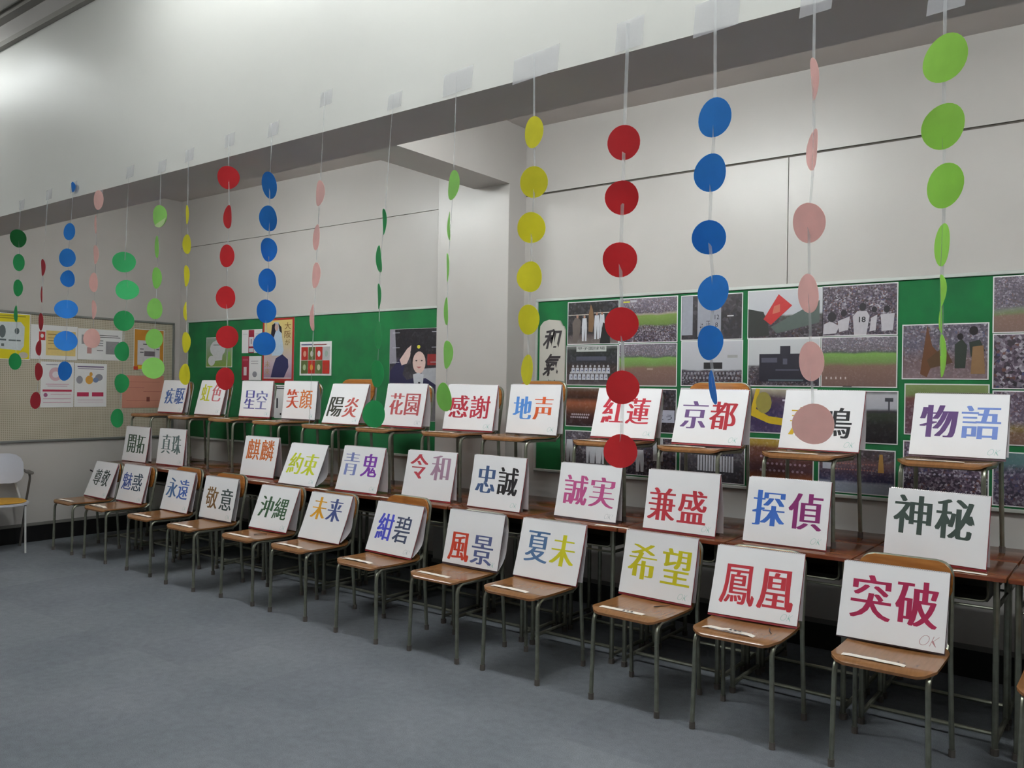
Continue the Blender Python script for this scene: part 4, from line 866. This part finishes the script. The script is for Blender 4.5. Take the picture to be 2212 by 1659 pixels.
photo('q4', -6.715, -6.252, 1.49, 2.092, 'tall red-framed poster with a person in a white robe and vertical lettering 大阪が', picmat('pic_q4', [(0, (150, 120, 150)), (.3, (196, 178, 190)), (.6, (206, 190, 150)), (1, (222, 200, 120))], [(0, .04), (1, .04)], 30, seed=34),
      [((168, 40, 36), [R_(.0, .05, 0, 1), R_(.94, 1, 0, 1), R_(0, 1, .97, 1), R_(0, 1, 0, .06)]), ((186, 206, 226), [(.3, .42), (.62, .42), (.68, .5), (.6, .8), (.5, .94), (.36, .94), (.34, .7)]), ((36, 32, 44), [[(.26, .72), (.3, .9), (.4, .93), (.42, .8), (.36, .7)], [(.5, .92), (.6, .86), (.62, .76), (.54, .8)]]), ((200, 170, 160), blob(.45, .86, .06, .06)),
       ((44, 46, 88), [(.28, .08), (.7, .08), (.84, .24), (.82, .36), (.64, .44), (.44, .38), (.36, .26)]), ((120, 78, 24), '大', 'printed_text', (.7, .9, .82, .93)), ((120, 78, 24), '阪', 'printed_text', (.7, .9, .69, .8)), ((120, 90, 24), 'が', 'printed_text', (.72, .88, .58, .67)), ((178, 150, 110), '未', 'printed_text', (.08, .26, .24, .34)), ((178, 150, 110), '来', 'printed_text', (.08, .26, .12, .22)), ((214, 200, 200), R_(.06, .93, .065, .08))], 'poster', GP, 0.003, cat='poster')
CE = []
for r in range(2):
    for k in range(4):
        x0 = .05+.228*k; z0 = .06+.40*(1-r)
        col = [(176, 44, 36), (92, 104, 58), (176, 44, 36), (176, 178, 180)][k] if r == 0 else [(92, 104, 58), (180, 48, 36), (92, 104, 58), (184, 44, 36)][k]
        CE.append((col, R_(x0, x0+.215, z0, z0+.385)))
        CE.append(([(206, 150, 130), (200, 200, 190), (216, 220, 226), (150, 170, 160), (170, 190, 150), (220, 160, 50), (200, 200, 170), (160, 60, 40)][r*4+k], blob(x0+.11, z0+.18, .05, .09)))
photo('q5', -6.168, -5.737, 1.559, 1.864, 'white poster with eight red and green picture squares', None, CE+[((100, 100, 140), R_(.06, .4, .9, .93)), ((150, 60, 70), R_(.45, .85, .9, .92))], 'poster', GP, cat='poster')
photo('q6', -5.02, -4.43, 1.2, 1.945, 'large dark poster of a smiling saluting woman in navy uniform and cap', picmat('pic_q6', [(0, (120, 118, 120)), (.35, (84, 82, 88)), (.6, (44, 42, 48)), (.66, (80, 76, 84)), (.7, (34, 32, 38)), (1, (30, 28, 34))], [(0, .08), (1, .04)], 30, seed=36),
      [((150, 146, 158), [(.0, .62), (.14, .62), (.1, 1), (0, 1)]), ((146, 40, 40), R_(.72, .98, .6, .72)), ((180, 182, 190), [(.6, .56), (.98, .58), (.98, .36), (.66, .4)]), ((40, 38, 74), [(.0, .36), (.02, .54), (.2, .68), (.3, .6), (.26, .5), (.34, .44), (.46, .46), (.7, .46), (.96, .36), (.98, .3), (.0, .3)]),
       ((226, 196, 190), [(.2, .66), (.34, .78), (.42, .82), (.4, .7), (.34, .62), (.24, .6)]), ((30, 26, 32), blob(.56, .68, .15, .13)), ((230, 200, 192), blob(.57, .63, .12, .12, 18)), ((32, 28, 38), [(.4, .74), (.44, .8), (.56, .84), (.68, .8), (.68, .73), (.56, .76)]), ((206, 200, 60), blob(.56, .8, .03, .02)), ((70, 50, 50), [blob(.52, .65, .018, .008), blob(.62, .65, .018, .008)]), ((190, 110, 110), [(.52, .585), (.62, .585), (.57, .565)]), ((206, 208, 216), [(.46, .5), (.56, .52), (.66, .5), (.64, .32), (.5, .32)]), ((40, 40, 50), [(.56, .42), (.6, .42), (.61, .32), (.55, .32)]),
       ((190, 190, 200), [R_(.06, .2, .955, .962), R_(.8, .96, .955, .962), R_(.06, .2, .79, .797), R_(.8, .96, .79, .797), R_(.06, .2, .63, .637), R_(.78, .94, .63, .637)])], 'poster', GP, 0.002, cat='poster')
photo('q7', -6.525, -6.314, 1.16, 1.47, 'white flyer with black lettering between sketchbooks 星空 and 笑顔', None, [((40, 40, 50), [R_(.1, .9, .94, .96), R_(.1, .9, .88, .91), R_(.15, .25, .3, .6), R_(.75, .85, .3, .6), R_(.4, .5, .1, .16)])], 'poster', GP, cat='poster')
# posters on the beige board
GL = 'posters on the beige board'
def lp(key, y0, y1, z0, z1, label, m, det, border=0.006): return photo(key, y0, y1, z0, z1, label, m, det, 'poster', GL, border, 'left', cat='poster')
lp('p1', 3.10, 3.505, 1.66, 2.075, 'bright yellow poster with a white rounded panel of dark marks, far left', mat('pic_yellow', (222, 206, 20), 0.5, noise=0.05), [((206, 214, 218), [(.2, .24), (.8, .2), (.87, .3), (.88, .72), (.8, .82), (.3, .8), (.2, .7)]), ((90, 100, 104), [blob(.42, .6, .07, .14), blob(.72, .62, .05, .07), R_(.3, .5, .4, .44), R_(.55, .8, .4, .43), R_(.4, .46, .28, .34)]), ((196, 190, 180), blob(.86, .1, .1, .07)), ((150, 140, 30), [R_(.3, .9, .93, .95), R_(.3, .7, .88, .9)])])
lp('p2', 3.51, 3.93, 1.672, 1.99, 'cream poster with a red square and yellow text panel', None, [((226, 200, 130), R_(.32, .96, .12, .84)), ((190, 40, 40), R_(.17, .3, .55, .8)), ((230, 230, 230), blob(.235, .68, .035, .06)), ((160, 130, 70), [R_(.36, .6, .72, .75), R_(.36, .9, .62, .64), R_(.36, .9, .54, .56), R_(.36, .85, .46, .48), R_(.36, .9, .3, .32)])])
lp('p3', 3.935, 4.371, 1.683, 1.98, 'white poster with grey columns and a dark heading line', None, [((150, 148, 152), [R_(.62, .92, .2, .62), R_(.08, .2, .5, .8)]), ((50, 50, 56), [R_(.42, .95, .74, .76), R_(.44, .9, .8, .82)]), ((90, 90, 98), [R_(.42, .56, .62, .64), R_(.42, .56, .54, .56), R_(.42, .56, .46, .48), R_(.42, .56, .3, .32)]), ((196, 150, 150), R_(.2, .3, .2, .4))])
lp('p4', 4.49, 4.815, 1.60, 2.012, 'orange bordered poster with a white middle panel beside the board corner', mat('pic_orange', (206, 140, 50), 0.5, noise=0.15), [((222, 216, 222), R_(.12, .86, .12, .72)), ((120, 110, 120), R_(.34, .7, .34, .46)), ((60, 60, 66), [R_(.2, .32, .5, .52), R_(.2, .32, .42, .44), R_(.74, .84, .5, .52), R_(.3, .7, .62, .64)]), ((196, 60, 40), R_(.0, .14, .0, .08)), ((230, 200, 60), R_(.14, .3, .02, .1))])
lp('p5', 3.603, 3.903, 1.228, 1.652, 'white poster with a pale pink round emblem and crimson line', None, [((214, 176, 188), blob(.44, .73, .2, .15, 20)), ((232, 226, 232), blob(.44, .72, .1, .07)), ((186, 50, 84), R_(.06, .94, .345, .39)), ((160, 90, 130), blob(.15, .27, .06, .045)), ((214, 170, 190), [R_(.15, .85, .5, .515), R_(.2, .8, .46, .472), R_(.3, .92, .28, .295), R_(.08, .92, .18, .195), R_(.08, .92, .1, .115)]), ((120, 120, 140), R_(.15, .5, .93, .945))])
lp('p6', 3.91, 4.22, 1.23, 1.647, 'white poster with small figures and two crimson buttons', None, [((216, 160, 70), [blob(.45, .62, .12, .1), blob(.5, .75, .05, .05)]), ((150, 150, 160), [blob(.15, .62, .1, .09), blob(.75, .68, .12, .08)]), ((120, 140, 180), [blob(.65, .62, .09, .06)]), ((180, 44, 84), [R_(.08, .44, .24, .335), R_(.54, .9, .24, .335)]), ((110, 90, 130), [R_(.08, .9, .91, .935), R_(.1, .9, .87, .88)]), ((216, 190, 204), [R_(.1, .9, .15, .165), R_(.1, .9, .1, .11)])])
lp('p7', 4.378, 4.819, 1.215, 1.54, 'salmon pink printed sheet partly behind a green disc', mat('pic_salmon', (206, 140, 122), 0.6, noise=0.06), [((176, 104, 92), [R_(.08, .9, .8, .81), R_(.1, .52, .62, .63), R_(.5, .96, .5, .515), R_(.1, .9, .22, .23)]), ((130, 70, 64), R_(.58, .66, .2, .34))], 0.0)

# small marks: two scratches and an outlet on the left wall
t = MB().tube([(0, 0, 0), (0, 0.03, -0.018), (0, 0.05, -0.05)], 0.006, 6).build('wall_scuff', M_INK)
t.location = (XL+0.004, 4.08, 0.62); tag(t, 'dark scuff mark on the left wall above the front chairs', 'scuff')

# ------------------------------------------------------------ armchair by the left wall
t = empty('armchair', (-7.85, 3.14, 0), -1.8)
tag(t, 'white tubular armchair with yellow seat pad by the left wall', 'armchair')
M_ARMW = mat('armchair_white_shell', (206, 208, 220), 0.4, noise=0.05)
M_ARMY = mat('armchair_yellow_pad', (196, 146, 48), 0.8, noise=0.15, nscale=20)
M_ARMT = mat('armchair_white_tube', (206, 206, 206), 0.3)
M_ARMK = mat('armchair_grey_arm', (92, 88, 84), 0.5)
def ell(rx, ry, z0, z1, dome, inset):
    N = 32; vs = []; fs = []
    rings = [(z0, .86), (z0+0.006, 1.0), (z1, 1.0), (z1+dome*.5, .9), (z1+dome*.85, .6), (z1+dome, .2)]
    for (z, k) in rings:
        for a in range(N):
            an = 2*PI*a/N; c, s = math.cos(an), math.sin(an)
            e = 2/2.6
            vs.append(((rx-inset)*k*math.copysign(abs(c)**e, c), (ry-inset)*k*math.copysign(abs(s)**e, s), z))
    for j in range(len(rings)-1):
        for a in range(N): fs.append((j*N+a, j*N+(a+1) % N, (j+1)*N+(a+1) % N, (j+1)*N+a))
    fs += [tuple(range(N))[::-1], tuple((len(rings)-1)*N+a for a in range(N))]
    return MB().add(vs, fs)
sh = ell(0.235, 0.235, 0.405, 0.425, 0.004, 0).build('seat_shell', M_ARMW, t, True)
ell(0.235, 0.235, 0.426, 0.436, 0.012, 0.02).build('seat_pad', M_ARMY, t, True)
mb = MB()
mb.plate(14, 8, 0.44, 0.26, 0.09, 0.014, lambda x_, y_, s: (x_, -0.225-0.05*(y_/0.26) + 0.10*(x_/0.22)**2 + (0 if s else 0.014), 0.565+y_))
mb.build('backrest', M_ARMW, t, True)
for s in (-1, 1):
    MB().tube(fillet([(s*0.19, 0.17, 0.0), (s*0.185, 0.16, 0.40)], 0.02), 0.008, 8).build('leg', M_ARMT, t, True)
    MB().tube(fillet([(s*0.215, -0.22, 0.0), (s*0.235, -0.10, 0.405), (s*0.25, -0.02, 0.62), (s*0.25, -0.06, 0.66), (s*0.2, -0.24, 0.70)], 0.03), 0.0095, 8).build('leg', M_ARMK, t, True)
    MB().bbox(s*0.25-0.022, s*0.25+0.022, -0.16, 0.03, 0.655, 0.68, 0.009).build('armrest', M_ARMK, t, True)
MB().tube([(-0.215, -0.2, 0.40), (-0.16, -0.25, 0.62)], 0.009, 8).build('back_strut', M_ARMT, t, True)
MB().tube([(0.215, -0.2, 0.40), (0.16, -0.25, 0.62)], 0.009, 8).build('back_strut', M_ARMT, t, True)
# a shred of white paper on the carpet by the nearest chair leg
t = MB().bbox(-0.025, 0.025, -0.006, 0.006, 0.0002, 0.0012, 0.0004).build('paper_scrap', M_STRIP)
t.location = (-0.905, 3.46, 0); tag(t, 'small white paper scrap on the carpet beside the nearest chair leg', 'paper scrap')
